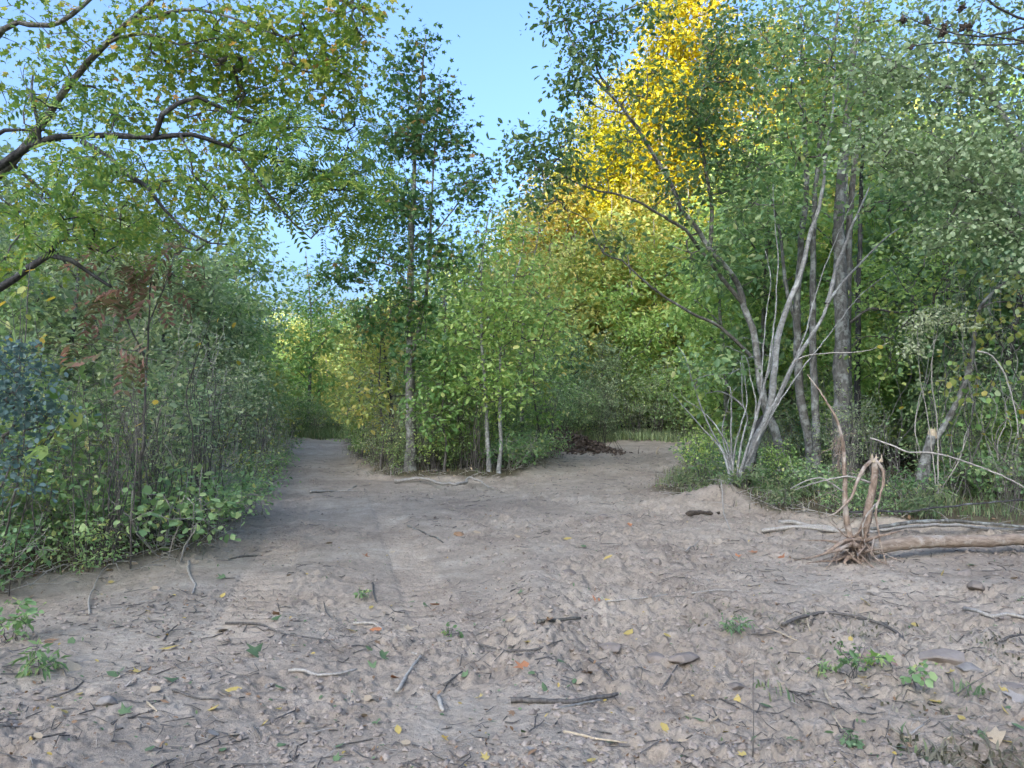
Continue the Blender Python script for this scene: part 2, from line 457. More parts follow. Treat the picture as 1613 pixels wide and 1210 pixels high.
def _frond(n=6):
    V, T = [], []
    for k in range(n):
        x = .12 + .8 * k / (n - 1)
        for s in (-1, 1):
            b = len(V); l = .30 * (1 - .35 * abs(k / (n - 1) - .4))
            z = -.25 * (x ** 2)
            V += [(x, 0, z), (x + .07 + l * .25, s * l * .5, z + .02), (x + l * .5, s * l, z - .07), (x - .04 + l * .2, s * l * .55, z)]
            T += [[b, b + 1, b + 2], [b, b + 2, b + 3]]
    return np.array(V), [np.array(T)]
LEAF['frond'] = _frond()

def unit(a): return a / (np.linalg.norm(a, axis=-1, keepdims=True) + 1e-9)

def add_leaves(mb, pos, size, kind, out=None, tilt=.75, droop=.35, g=None):
    g = g or rng
    n = len(pos)
    if n == 0: return
    d = g.normal(size=(n, 3)); d[:, 2] *= .5
    d = unit(d)
    if out is not None: d = d + 1.0 * unit(out)
    d[:, 2] -= droop
    d = unit(d)
    N = np.array([0, 0, 1.0]) + tilt * g.normal(size=(n, 3))
    N = unit(N - d * (N * d).sum(1, keepdims=True))
    Y = np.cross(N, d)
    T, polys = LEAF[kind]
    s = np.broadcast_to(np.asarray(size, float), (n,))[:, None, None]
    curl = (1 + .8 * g.normal(size=(n, 1)))
    V = pos[:, None, :] + s * (T[None, :, 0:1] * d[:, None, :] + T[None, :, 1:2] * Y[:, None, :] + (T[None, :, 2] * curl)[:, :, None] * N[:, None, :])
    k = len(T)
    off = (np.arange(n) * k)[:, None, None]
    mb.add(V.reshape(-1, 3), [(p[None] + off).reshape(-1, p.shape[1]) for p in polys])

def blob(c, r, n, g=None, shell=0.0):
    """n random points in an ellipsoid."""
    g = g or rng
    p = unit(g.normal(size=(n, 3))) * (shell + (1 - shell) * g.random((n, 1))) ** (1 / 2.2)
    return np.asarray(c) + p * np.asarray(r)

def pblob(px, py, d, rx, ry, rd, n, g=None):
    c = at(px, py, d)
    return blob(c, (rx / F_PX * d, rd, ry / F_PX * d), n, g)

def attach(limbs, targets, g=None, max_len=2.2, base_skip=0.35, up=0.25):
    """Grow branchlets from the limbs out to every target point (nearest first, later ones fork off earlier ones).
    Returns a list of polylines with the number of targets each one carries."""
    g = g or rng
    nodes, tang, owner = [], [], []
    for P, sk in limbs:
        k0 = int(len(P) * sk)
        nodes.append(P[k0:])
    N = np.concatenate(nodes)
    own = -np.ones(len(N), int)
    D = np.min(np.linalg.norm(targets[:, None, :] - N[None, ::2, :], axis=2), axis=1)
    order = np.argsort(D)
    lines, par = [], []
    buf = np.empty((len(N) + len(targets) * 14, 3)); buf[:len(N)] = N
    ob = -np.ones(len(buf), int); cnt = len(N)
    for i in order:
        t = targets[i]
        v = t - buf[:cnt]
        dist = np.linalg.norm(v, axis=1)
        pen = dist + 0.5 * np.maximum(0, -v[:, 2])            # prefer to come from below or the side
        j = int(np.argmin(pen))
        a = buf[j].copy(); L = dist[j]
        n = int(np.clip(L / 0.22, 2, 11))
        s = np.linspace(0, 1, n + 1)[:, None]
        w = g.normal(size=3) * L * 0.10; w[2] += up * L * 0.35
        P = a + (t - a) * s + w * (s * (1 - s) * 1.6) + g.normal(size=(n + 1, 3)) * L * 0.012 * (s > 0) * (s < 1)
        lines.append([P, 1]); par.append(ob[j])
        p = ob[j]
        while p >= 0:
            lines[p][1] += 1; p = par[p]
        m = len(P) - 1
        buf[cnt:cnt + m] = P[1:]; ob[cnt:cnt + m] = len(lines) - 1; cnt += m
    return lines

def crown(limbs, targets, leaf, size, per, spread, g=None, twig_r=.0035, tilt=.75, droop=.35, sides=3, up=.25, size_var=.38, bare=0.0, along=.55):
    """limbs: list of (polyline, share of it from its start that bears no branchlets)"""
    g = g or rng
    lines = attach(limbs, targets, g, up=up)
    tw, lf = MB(), MB()
    pos, outs = [], []
    for P, c in lines:
        r0 = twig_r * (c ** .48) * 1.15 + .001
        r1 = max(twig_r * .45, r0 * .4)
        tw.add(*tube(P, np.linspace(r0, r1, len(P)), sides if r0 < .012 else 5, cap1=False))
        if g.random() < bare: continue
        k = max(1, int(per * (0.6 + .8 * g.random())))
        s = 1 - along * g.random(k) ** 1.5
        ii = s * (len(P) - 1); i0 = np.minimum(ii.astype(int), len(P) - 2); f = (ii - i0)[:, None]
        q = P[i0] * (1 - f) + P[i0 + 1] * f
        o = g.normal(size=(k, 3)) * spread; o[:, 2] *= .55
        pos.append(q + o); outs.append(o + (P[-1] - P[0]) * .15)
    if pos:
        pos = np.concatenate(pos); outs = np.concatenate(outs)
        add_leaves(lf, pos, size * (1 + size_var * g.normal(size=len(pos))).clip(.4, 1.8), leaf, outs, tilt, droop, g)
    return tw, lf

def limb_tube(mb, P, r0, r1, sides=8, flare=0.0, bumpy=.10, cap0=False, power=1.0, kink=.0):
    n = len(P)
    t = np.linspace(0, 1, n)
    r = r0 + (r1 - r0) * t ** power
    if flare:
        s = np.cumsum(np.r_[0, np.linalg.norm(np.diff(P, axis=0), axis=1)])
        r = r * (1 + flare * np.exp(-s / (r0 * 2.2)))
    mb.add(*tube(P, r, sides, bumpy, cap0=cap0))

def wander(P, amp, g=None):
    g = g or rng
    n = len(P)
    w = np.cumsum(g.normal(size=(n, 3)), 0)
    w -= np.linspace(0, 1, n)[:, None] * w[-1]
    return P + w * amp

def tree(name, label, cat, base, stems, targets, bark, leafm, leaf='oval', size=.07, per=14, spread=.16, group=None,
         twigm=None, tilt=.75, droop=.35, twig_r=.0035, up=.25, bare=0., seed=1, extra=(), along=.55):
    """stems: list of dicts p (points), r (r0, r1), part, skip (share of the stem that bears no branchlets)."""
    g = np.random.default_rng(seed)
    base = np.asarray(base, float)
    root = thing(name, label, cat, base, group)
    limbs = []
    for s in stems:
        P = wander(spline(s['p'], s.get('sp', .12)), s.get('wob', .006), g)
        mb = MB()
        limb_tube(mb, P, s['r'][0], s['r'][1], s.get('sides', 9), s.get('flare', 0), s.get('bumpy', .10), power=s.get('pow', 1.0))
        link(s.get('part', 'limb'), mb.mesh(name + '_' + s.get('part', 'limb'), s.get('mat', bark), True, base), root)
        if s.get('skip', .3) < 1: limbs.append((P, s.get('skip', .3)))
    if len(targets):
        tw, lf = crown(limbs, targets, leaf, size, per, spread, g, twig_r, tilt, droop, up=up, bare=bare, along=along)
        link('twigs', tw.mesh(name + '_twigs', twigm or M['b_twig'], True, base), root, 'stuff')
        if not lf.empty: link('foliage', lf.mesh(name + '_foliage', leafm, False, base), root, 'stuff')
    for part, mb, mat in extra:
        link(part, mb.mesh(part, mat, False, base), root, 'stuff')
    return root

def pts(*a):
    """Consecutive (px, py, d) triples turned into world points."""
    return [at(*p) for p in a]

def gpt(px, d, dz=0.0):
    """Ground point below a photograph column at distance d."""
    a = at(px, 640, d)
    return np.array([a[0], d, gz(a[0], d) + dz])

# ------------------------------------------------------------------ ground, hill
def build_ground():
    ys = [-40, -20, -10, -5, -2, 0, 1, 1.8, 2.3, 2.6, 2.75]
    y = 2.85
    while y < 34:
        ys.append(y); y += max(.011, .0098 * (y / 3.4) ** 1.45)
    while y < 2500:
        ys.append(y); y *= 1.12
    ys = np.array(ys)
    c = np.concatenate([[-60, -20, -8, -4, -2.2, -1.5, -1.15, -.95], np.linspace(-.86, .86, 640), [.95, 1.15, 1.5, 2.2, 4, 8, 20, 60]])
    s = np.clip(ys, 2.9, 60)
    X = s[:, None] * c[None, :]; Y = np.repeat(ys[:, None], len(c), 1)
    near = sstep(34, 26, Y) * sstep(2.0, 2.7, Y) * sstep(1.0, .9, np.abs(c))[None, :]
    Z = ground_h(X, np.clip(Y, -40, 62)) + near * ground_detail(X, Y)
    V = np.stack([X, Y, Z], 2).reshape(-1, 3)
    ny, nx = X.shape
    i, j = np.meshgrid(np.arange(ny - 1), np.arange(nx - 1), indexing='ij')
    a = (i * nx + j).ravel()
    me = mesh_np('ground', V, [np.stack([a, a + 1, a + nx + 1, a + nx], 1)], M['ground'], True)
    d = dirt(X, Y) + .45 * fbm(X, Y, .9, 4, 81) + .0
    b = sstep(-.25, .25, d).ravel().astype(np.float32)
    at_ = me.attributes.new('bare', 'FLOAT', 'POINT'); at_.data.foreach_set('value', b)
    o = link('ground', me, None, 'structure'); o['label'] = 'bare churned brown dirt of the cleared tracks with a leaf strewn forest floor around it'
build_ground()

def build_shade_hill():
    """Unseen ridge added behind the camera, shaped to keep the sun off the clearing."""
    xs = np.linspace(-800, 800, 101); ys = np.linspace(-700, -80, 41)
    X, Y = np.meshgrid(xs, ys)
    t = np.clip((-Y - 80) / 270, 0, 1)
    Z = -1.0 + 169.5 * sstep(0, 1, t) * (1 + .03 * fbm(X, Y, 60, 3, 5)) + 2.2 * fbm(X, Y, 9, 3, 7) * sstep(0, .3, t)
    V = np.stack([X, Y, Z], 2).reshape(-1, 3)
    ny, nx = X.shape
    i, j = np.meshgrid(np.arange(ny - 1), np.arange(nx - 1), indexing='ij'); a = (i * nx + j).ravel()
    o = link('shade_hill', mesh_np('shade_hill', V, [np.stack([a, a + 1, a + nx + 1, a + nx], 1)], M['shade_hill'], True), None, 'structure')
    o['label'] = 'unseen ridge added behind the camera to shade the clearing'
build_shade_hill()
# ------------------------------------------------------------------ trees that can be told apart
def S(p, r0, r1, part='limb', skip=.3, **k): return dict(p=p, r=(r0, r1), part=part, skip=skip, **k)
cat_ = np.concatenate

# --- the tall slim tree on the island
g = np.random.default_rng(101)
b = gpt(646, 17.4)
T = cat_([pblob(668, 80, 17.4, 8, 45, .15, 9, g), pblob(640, 130, 17.4, 34, 50, .6, 34, g), pblob(695, 150, 17.3, 24, 45, .6, 26, g),
          pblob(655, 210, 17.4, 58, 55, 1.0, 70, g), pblob(712, 225, 17.2, 28, 40, .5, 26, g), pblob(615, 225, 17.4, 26, 45, .5, 22, g),
          pblob(650, 330, 17.4, 55, 60, 1.2, 60, g), pblob(625, 300, 17.4, 40, 50, .9, 26, g), pblob(735, 300, 17.0, 38, 40, .8, 34, g), pblob(760, 265, 17, 16, 16, .4, 8, g),
          pblob(545, 430, 17.2, 60, 28, .8, 36, g), pblob(600, 400, 17.4, 50, 35, 1.2, 30, g), pblob(700, 400, 17.2, 60, 45, 1.2, 36, g), pblob(610, 500, 17.2, 70, 40, 1.3, 40, g), pblob(655, 470, 16.7, 55, 40, .5, 26, g), pblob(660, 560, 16.7, 45, 30, .5, 12, g)])
tree('tall_slim_tree', 'tallest slim tree on the island between the two paths with a narrow dark green crown', 'tree', b,
     [S([b] + pts((649, 690, 17.4), (647, 600, 17.4), (648, 500, 17.4), (646, 400, 17.4), (651, 300, 17.4), (655, 200, 17.4), (664, 120, 17.4), (671, 50, 17.4)), .135, .012, 'trunk', .38, flare=.35, mat=M['b_mott']),
      S(pts((650, 560, 17.4), (668, 480, 17.3), (676, 380, 17.2), (682, 280, 17.2), (690, 180, 17.2), (694, 125, 17.2)), .05, .008, 'limb', .2),
      S(pts((647, 470, 17.4), (626, 425, 17.3), (585, 412, 17.2), (530, 425, 17.1)), .03, .008, 'limb', .2),
      S(pts((647, 400, 17.4), (690, 360, 17.2), (730, 310, 17.1), (750, 280, 17)), .03, .007, 'limb', .2)],
     T, M['b_brown'], M['gum'], 'star', .115, 15, .20, seed=1, twig_r=.0045)

# --- big dark limbed tree at the left edge
g = np.random.default_rng(102)
b = gpt(-150, 7.2)
T = cat_([pblob(470, 255, 7.0, 70, 55, .5, 34, g), pblob(540, 310, 7.2, 50, 60, .5, 41, g), pblob(570, 255, 7.6, 40, 60, .5, 24, g), pblob(420, 200, 7, 80, 25, .4, 18, g),
          pblob(330, 300, 6.8, 60, 60, .5, 17, g), pblob(160, 270, 6.4, 100, 40, .5, 21, g), pblob(200, 350, 6.8, 110, 60, .6, 25, g), pblob(430, 300, 6.9, 50, 50, .5, 12, g),
          pblob(60, 330, 6.6, 60, 60, .6, 15, g), pblob(120, 170, 7, 80, 50, .6, 17, g), pblob(560, 180, 8, 35, 50, .5, 14, g), pblob(585, 350, 7.6, 16, 30, .4, 5, g)])
tree('overhanging_tree', 'dark rough limbed tree leaning in from the left edge with feathery leaf sprays', 'tree', b,
     [S([b] + pts((-145, 640, 7.2), (-125, 450, 7.1), (-90, 360, 7.0), (-30, 295, 6.9), (30, 250, 6.8), (75, 226, 6.8), (150, 216, 6.8), (240, 217, 6.8), (300, 213, 6.8), (350, 228, 6.9), (400, 243, 7.0), (470, 260, 7.1), (535, 276, 7.2)), .105, .008, 'trunk', .58, flare=.3, pow=.7, bumpy=.2),
      S(pts((365, 234, 6.9), (395, 268, 6.8), (430, 312, 6.8), (462, 350, 6.8), (490, 376, 6.8)), .016, .005, 'limb', .2, bumpy=.2),
      S(pts((245, 217, 6.8), (258, 182, 6.7), (280, 163, 6.7), (310, 154, 6.8), (345, 168, 6.9), (390, 190, 7.0), (440, 199, 7.2), (500, 200, 7.4)), .024, .006, 'limb', .2, bumpy=.2),
      S(pts((130, 222, 6.8), (165, 245, 6.7), (200, 275, 6.6), (228, 292, 6.5), (256, 330, 6.5), (285, 358, 6.5), (330, 384, 6.5), (358, 385, 6.5)), .026, .006, 'limb', .2, bumpy=.2),
      S(pts((285, 213, 6.8), (302, 240, 6.7), (305, 275, 6.7), (330, 300, 6.7), (355, 330, 6.7)), .012, .004, 'limb', .2, bumpy=.2),
      S(pts((360, 232, 6.9), (375, 215, 6.9), (400, 205, 7), (425, 197, 7.1)), .011, .004, 'limb', .2),
      S(pts((-120, 480, 7.1), (-60, 470, 6.9), (0, 452, 6.8), (40, 420, 6.7), (75, 400, 6.7), (110, 408, 6.7), (145, 432, 6.7), (175, 452, 6.7)), .055, .014, 'limb', .45, bumpy=.25),
      S(pts((75, 400, 6.7), (95, 380, 6.7), (125, 378, 6.7), (140, 392, 6.7), (150, 370, 6.7)), .022, .007, 'limb', .4, bumpy=.25),
      S(pts((60, 228, 6.8), (58, 190, 6.7), (48, 150, 6.7), (52, 118, 6.7)), .022, .008, 'limb', .4, bumpy=.25),
      S(pts((-20, 290, 6.9), (-10, 215, 6.9), (30, 203, 6.8), (70, 205, 6.8)), .03, .01, 'limb', .5, bumpy=.25)],
     T, M['b_dark'], M['pinn'], 'frond', .17, 5.2, .13, seed=2, twig_r=.003, tilt=.5, droop=.5, twigm=M['b_dark'])

# --- second tree at the left edge: pale limbs, lobed olive leaves
g = np.random.default_rng(103)
b = gpt(-260, 8.4)
T = cat_([pblob(90, 60, 7.6, 110, 70, .9, 33, g), pblob(250, 60, 7.6, 90, 60, .8, 40, g), pblob(370, 60, 7.6, 80, 60, .8, 40, g), pblob(470, 40, 7.2, 70, 45, .6, 43, g),
          pblob(555, 25, 6.8, 40, 38, .4, 24, g), pblob(505, 105, 7.0, 50, 45, .5, 25, g), pblob(300, 130, 8, 100, 60, .9, 43, g), pblob(400, 150, 8, 80, 60, .8, 40, g),
          pblob(200, 160, 8, 90, 50, .8, 24, g), pblob(70, 200, 8.4, 90, 70, 1, 25, g), pblob(350, 240, 8.2, 90, 60, .9, 31, g), pblob(240, 270, 8.4, 90, 60, .9, 25, g),
          pblob(120, 330, 8.6, 110, 70, .9, 36, g), pblob(250, 350, 8.6, 70, 60, .8, 18, g), pblob(340, 330, 8.6, 50, 60, .7, 15, g), pblob(540, 130, 7, 22, 50, .3, 10, g), pblob(40, 430, 8.6, 70, 60, .7, 15, g)])
tree('lobed_leaf_tree', 'olive tree with star shaped leaves and a grey limb slanting across the upper left', 'tree', b,
     [S([b] + pts((-240, 620, 8.4), (-170, 450, 8.3), (-60, 340, 8.1), (20, 258, 7.9), (62, 204, 7.8), (110, 133, 7.7), (152, 82, 7.6), (200, 36, 7.5), (238, 2, 7.4), (290, -50, 7.3)), .13, .018, 'trunk', .55, pow=.7, mat=M['b_brown']),
      S(pts((198, 38, 7.5), (240, 27, 7.4), (285, 16, 7.3), (330, 20, 7.2), (380, 36, 7.1), (450, 60, 7.0)), .022, .006, 'limb', .1),
      S(pts((165, 70, 7.6), (190, 58, 7.5), (225, 53, 7.5), (265, 62, 7.4), (310, 80, 7.4), (345, 97, 7.4)), .020, .006, 'limb', .1),
      S(pts((-150, 420, 8.3), (-80, 160, 8), (0, 44, 7.6), (40, 36, 7.5), (75, 36, 7.5), (110, 22, 7.4), (142, -4, 7.4), (190, -40, 7.3)), .05, .018, 'limb', .5),
      S(pts((290, -50, 7.3), (400, -70, 7.1), (500, -30, 6.9), (555, 0, 6.8)), .018, .006, 'limb', .1),
      S(pts((20, 258, 7.9), (70, 300, 8.2), (120, 330, 8.5), (190, 345, 8.6)), .02, .006, 'limb', .2)],
     T, M['b_brown'], M['olive'], 'star', .062, 21, .18, seed=3, twig_r=.003)

# --- the oval leaved tree whose limbs reach over the right hand path
g = np.random.default_rng(104)
b = gpt(1230, 13.6)
T = cat_([pblob(875, 15, 12.2, 45, 30, .5, 20, g), pblob(935, 60, 12.2, 50, 60, .6, 52, g), pblob(900, 130, 12.2, 40, 40, .5, 30, g), pblob(990, 40, 12.4, 40, 40, .6, 22, g), pblob(1000, 120, 12.4, 50, 50, .6, 22, g), pblob(1040, 20, 12.5, 35, 25, .5, 10, g),
          pblob(815, 225, 12.0, 30, 35, .4, 15, g), pblob(855, 250, 12, 50, 55, .6, 44, g), pblob(900, 215, 12, 30, 40, .5, 16, g), pblob(840, 310, 12, 45, 35, .6, 22, g), pblob(920, 280, 12.2, 40, 40, .6, 18, g), pblob(985, 240, 12.4, 50, 50, .6, 16, g),
          pblob(1090, 180, 13, 60, 70, 1, 100, g), pblob(1140, 90, 13.4, 60, 85, 1, 110, g), pblob(1080, 300, 13, 60, 50, 1, 40, g), pblob(1160, 260, 13.4, 60, 80, 1, 90, g), pblob(960, 380, 12.6, 50, 30, .6, 16, g), pblob(1120, 400, 13.2, 60, 50, .8, 28, g)])
tree('leaning_tree', 'oval leaved tree leaning left over the right path with long bare lower limbs', 'tree', b,
     [S([b] + pts((1225, 700, 13.6), (1205, 640, 13.6), (1195, 590, 13.6), (1186, 530, 13.6), (1172, 482, 13.6), (1166, 455, 13.6), (1150, 425, 13.5), (1118, 388, 13.4), (1098, 355, 13.3), (1078, 330, 13.1), (1060, 290, 12.9), (1035, 245, 12.7), (1010, 205, 12.5), (980, 165, 12.4), (950, 135, 12.3), (925, 108, 12.2), (905, 75, 12.2), (880, 10, 12.2)), .10, .010, 'trunk', .5, flare=.3, pow=.65, mat=M['b_mott']),
      S(pts((1170, 480, 13.6), (1145, 450, 13.5), (1120, 415, 13.4), (1100, 390, 13.3), (1080, 364, 13), (1045, 343, 12.7), (1010, 322, 12.4), (970, 308, 12.2), (935, 302, 12.1), (890, 280, 12), (850, 240, 12), (820, 215, 12)), .04, .006, 'limb', .4),
      S(pts((1182, 560, 13.6), (1155, 535, 13.4), (1125, 512, 13.3), (1080, 490, 13.0), (1042, 466, 12.8), (1010, 440, 12.6), (980, 412, 12.5), (950, 400, 12.4), (925, 350, 12.3), (890, 330, 12.2)), .034, .006, 'limb', .5),
      S(pts((960, 140, 12.3), (940, 110, 12.3), (935, 60, 12.3), (920, 0, 12.2)), .022, .006, 'limb', .1),
      S(pts((1118, 388, 13.4), (1122, 330, 13.4), (1110, 260, 13.3), (1100, 190, 13.2), (1120, 100, 13.4), (1140, 30, 13.5)), .04, .010, 'limb', .2),
      S(pts((1010, 205, 12.5), (985, 180, 12.4), (945, 170, 12.3), (900, 135, 12.2)), .014, .005, 'limb', .2)],
     T, M['b_brown'], M['hick'], 'oval', .088, 13, .16, seed=4, twig_r=.004)

# --- pale grey multi-stemmed clump with bare fans of small stems
g = np.random.default_rng(105)
b = at(1158, 792, 12.35)
b[2] = gz(b[0], b[1]) - .03
D = 12.35
T = cat_([pblob(1260, 250, 12.6, 70, 80, .9, 60, g), pblob(1330, 180, 12.6, 70, 70, .9, 50, g), pblob(1180, 330, 12.4, 60, 50, .8, 30, g), pblob(1300, 60, 12.8, 80, 60, 1, 50, g),
          pblob(1100, 580, 12.2, 45, 30, .4, 16, g), pblob(1140, 565, 12, 30, 25, .3, 8, g), pblob(1400, 320, 12.2, 60, 50, .8, 26, g), pblob(1220, 130, 12.6, 60, 60, .8, 34, g)])
stems = [S([b] + pts((1168, 755, D), (1186, 705, D), (1212, 648, D), (1224, 580, D), (1230, 530, D), (1246, 480, D), (1268, 425, D), (1282, 370, 12.4), (1297, 310, 12.5), (1302, 250, 12.5), (1310, 180, 12.6), (1315, 100, 12.7)), .078, .012, 'trunk', .55, flare=.25, pow=.8),
         S([b + [.05, .03, 0]] + pts((1176, 750, D), (1198, 690, D), (1225, 635, D), (1247, 585, D), (1270, 540, D), (1290, 508, D), (1306, 472, 12.3), (1330, 440, 12.3), (1362, 408, 12.2), (1390, 378, 12.1), (1430, 350, 12)), .066, .009, 'stem', .6, pow=.8),
         S(pts((1303, 478, 12.3), (1312, 445, 12.4), (1325, 400, 12.4), (1345, 350, 12.4), (1372, 290, 12.5)), .04, .01, 'stem', .4),
         S([b + [.07, .1, 0]] + pts((1180, 745, D + .1), (1186, 700, D + .1), (1196, 665, D + .1), (1212, 650, D + .05)), .10, .05, 'stem', 1.0, mat=M['b_dark'])]
fan = [[(1153, 770), (1148, 730), (1128, 690), (1105, 640), (1092, 600), (1078, 560), (1068, 545)],
       [(1152, 768), (1140, 715), (1112, 680), (1090, 655), (1060, 622)], [(1155, 765), (1152, 700), (1150, 650), (1148, 610), (1122, 590), (1090, 600)],
       [(1156, 765), (1160, 710), (1172, 660), (1178, 640), (1176, 600), (1168, 560)], [(1158, 765), (1166, 700), (1177, 660), (1170, 640), (1168, 600), (1166, 570)],
       [(1160, 760), (1178, 700), (1188, 655), (1198, 615), (1212, 580), (1217, 540)], [(1162, 760), (1182, 695), (1192, 640), (1182, 600), (1176, 565), (1158, 552), (1145, 545)],
       [(1155, 765), (1150, 720), (1135, 680), (1120, 660), (1098, 640), (1082, 632)], [(1154, 768), (1149, 722), (1140, 690), (1142, 655), (1152, 620), (1160, 610)],
       [(1164, 758), (1196, 640), (1198, 600), (1202, 555), (1206, 500), (1213, 440), (1205, 395)], [(1170, 640), (1155, 625), (1132, 615), (1112, 620)]]
fan += [[(1170, 740), (1215, 640), (1262, 540), (1290, 450), (1322, 370), (1350, 300)], [(1164, 755), (1190, 660), (1212, 560), (1222, 470), (1224, 380), (1218, 290)],
        [(1168, 750), (1200, 680), (1250, 600), (1300, 540), (1352, 470), (1400, 430)]]
for k, f in enumerate(fan):
    dd = 12.3 - .25 * g.random()
    p0 = [b + [g.normal() * .04, -.04, .15]] if f[0][1] > 700 else []
    stems.append(S(p0 + pts(*[(x, y, dd - .05 * j * g.random()) for j, (x, y) in enumerate(f)]), .016 + .009 * g.random(), .005, 'stem', .35 if k % 2 else .6, sides=6, sp=.1))
tw2, lf2 = crown([(spline(s_['p'], .12), .35) for s_ in stems[4:]], cat_([pblob(1110, 620, 12.2, 50, 55, .4, 22, g), pblob(1175, 560, 12.2, 40, 40, .4, 14, g)]), 'diamond', .05, 0, .1, g, .0035, bare=1.0)
tree('grey_stemmed_tree', 'pale grey many stemmed tree fanning out from one base on the dirt mound', 'tree', b, stems, T, M['b_grey'], M['mid'], 'oval', .085, 15, .20, seed=5, twig_r=.0036, twigm=M['b_twig'],
     extra=[('bare_twigs', tw2, M['b_grey'])])

# --- trunks standing behind the grey clump
g = np.random.default_rng(106)
b = gpt(1281, 14.6)
T = cat_([pblob(1270, 120, 14.6, 90, 90, 1.2, 70, g), pblob(1200, 60, 14.8, 70, 70, 1.2, 90, g), pblob(1180, 200, 14.6, 70, 80, 1, 80, g), pblob(1220, 330, 14.4, 70, 60, 1, 36, g), pblob(1270, 20, 15, 90, 50, 1.2, 50, g)])
tree('slender_tree', 'slender mottled tree just right of the grey clump with a crooked knee above its foot', 'tree', b,
     [S([b] + pts((1278, 740, 14.6), (1274, 690, 14.6), (1262, 625, 14.6), (1256, 560, 14.6), (1254, 480, 14.6), (1262, 380, 14.6), (1272, 290, 14.6), (1268, 180, 14.6), (1262, 60, 14.6)), .095, .03, 'trunk', .5, flare=.3),
      S(pts((1258, 520, 14.6), (1240, 460, 14.5), (1230, 380, 14.5), (1215, 310, 14.5), (1190, 260, 14.5)), .045, .012, 'limb', .3)],
     T, M['b_mott'], M['mid'], 'oval', .085, 14, .22, seed=6)
b = gpt(1289, 14.2)
T = cat_([pblob(1330, 60, 14.4, 70, 70, 1.1, 46, g), pblob(1290, 160, 14.4, 70, 60, 1.1, 36, g), pblob(1360, 180, 14.4, 50, 60, 1, 26, g)])
tree('slender_tree', 'straight narrow grey tree between the crooked slender tree and the stout twin trunk', 'tree', b,
     [S([b] + pts((1286, 700, 14.2), (1284, 600, 14.2), (1283, 500, 14.2), (1284, 400, 14.2), (1288, 300, 14.2), (1300, 160, 14.2), (1320, 20, 14.2)), .08, .025, 'trunk', .6, flare=.3)],
     T, M['b_mott'], M['lime'], 'oval', .085, 14, .22, seed=7)
b = gpt(1326, 14.0)
T = cat_([pblob(1400, 40, 14.2, 90, 70, 1.2, 60, g), pblob(1340, 120, 14.2, 80, 80, 1.2, 50, g), pblob(1450, 140, 14, 80, 80, 1.2, 50, g), pblob(1430, 480, 14, 90, 60, 1.2, 50, g), pblob(1480, 400, 14.2, 90, 60, 1.2, 50, g), pblob(1390, 560, 14, 60, 60, 1, 24, g)])
tree('twin_trunk_tree', 'stout grey tree with two trunks grown together and blotchy bark right of the grey clump', 'tree', b,
     [S([b] + pts((1326, 700, 14.0), (1324, 600, 14.0), (1323, 500, 14.0), (1320, 420, 14.0), (1318, 330, 14.0), (1330, 200, 14.0), (1350, 40, 14)), .165, .05, 'trunk', .5, flare=.3, bumpy=.14),
      S([b + [.17, .12, 0]] + pts((1338, 700, 14.15), (1336, 600, 14.15), (1336, 500, 14.15), (1340, 400, 14.2), (1352, 250, 14.2), (1370, 80, 14.2)), .11, .03, 'second_trunk', .5, mat=M['b_brown']),
      S(pts((1338, 510, 14.1), (1370, 486, 13.9), (1420, 492, 13.8), (1470, 478, 13.8)), .03, .008, 'limb', .2, mat=M['b_brown'])],
     T, M['b_mott'], M['spring'], 'oval', .08, 15, .22, seed=8)
b = gpt(1352, 15.6)
T = cat_([pblob(1420, 260, 15.6, 80, 90, 1.2, 60, g), pblob(1500, 300, 15.6, 80, 80, 1.2, 50, g), pblob(1390, 120, 15.6, 80, 80, 1.2, 40, g)])
tree('dark_trunk_tree', 'thin dark trunked tree behind the twin trunk with level side branches', 'tree', b,
     [S([b] + pts((1350, 600, 15.6), (1352, 450, 15.6), (1355, 300, 15.6), (1362, 150, 15.6), (1370, 0, 15.6)), .07, .02, 'trunk', .4, flare=.2)],
     T, M['b_dark'], M['mid'], 'oval', .085, 14, .22, seed=9)
b = gpt(1230, 13.0)
# --- broken trunk leaning right, pale torn top
g = np.random.default_rng(107)
b = gpt(1448, 11.4)
T = cat_([pblob(1560, 500, 10.8, 60, 60, .6, 22, g), pblob(1600, 440, 10.6, 60, 40, .6, 16, g), pblob(1530, 600, 10.9, 50, 50, .5, 14, g)])
cut = MB(); cut.add(*tube(np.array(pts((1469, 689, 11.35), (1468, 681, 11.33), (1469, 676, 11.32))), [.062, .06, .02], 9, .25))
spl = MB()
for k in range(7):
    a_ = at(1464 + k * 2, 684, 11.32 + .03 * R.random()); spl.add(*tube(np.array([a_, a_ + [R.gauss(0, .01), 0, .05 + .05 * R.random()]]), [.014, .003], 4))
r_ = tree('broken_tree', 'snapped grey trunk with a pale torn top and one bowed side branch', 'tree', b,
     [S([b] + pts((1452, 750, 11.4), (1460, 715, 11.38), (1468, 686, 11.35)), .095, .068, 'trunk', 1., flare=.2, mat=M['b_mott']),
      S(pts((1464, 700, 11.38), (1484, 676, 11.35), (1506, 636, 11.2), (1522, 590, 11.1), (1530, 548, 11.0), (1535, 500, 11.0), (1541, 482, 10.9), (1560, 460, 10.8), (1590, 436, 10.7), (1640, 405, 10.6)), .048, .012, 'side_branch', .4, mat=M['b_mott']),
      S(pts((1538, 490, 10.9), (1560, 478, 10.8), (1600, 476, 10.8), (1650, 480, 10.8)), .014, .006, 'side_branch', .3)],
     T, M['b_brown'], M['lime'], 'round', .085, 5, .2, seed=10)
link('torn_top', cut.mesh('torn_top', M['wood'], False, b), r_); link('splinters', spl.mesh('splinters', M['wood'], False, b), r_)

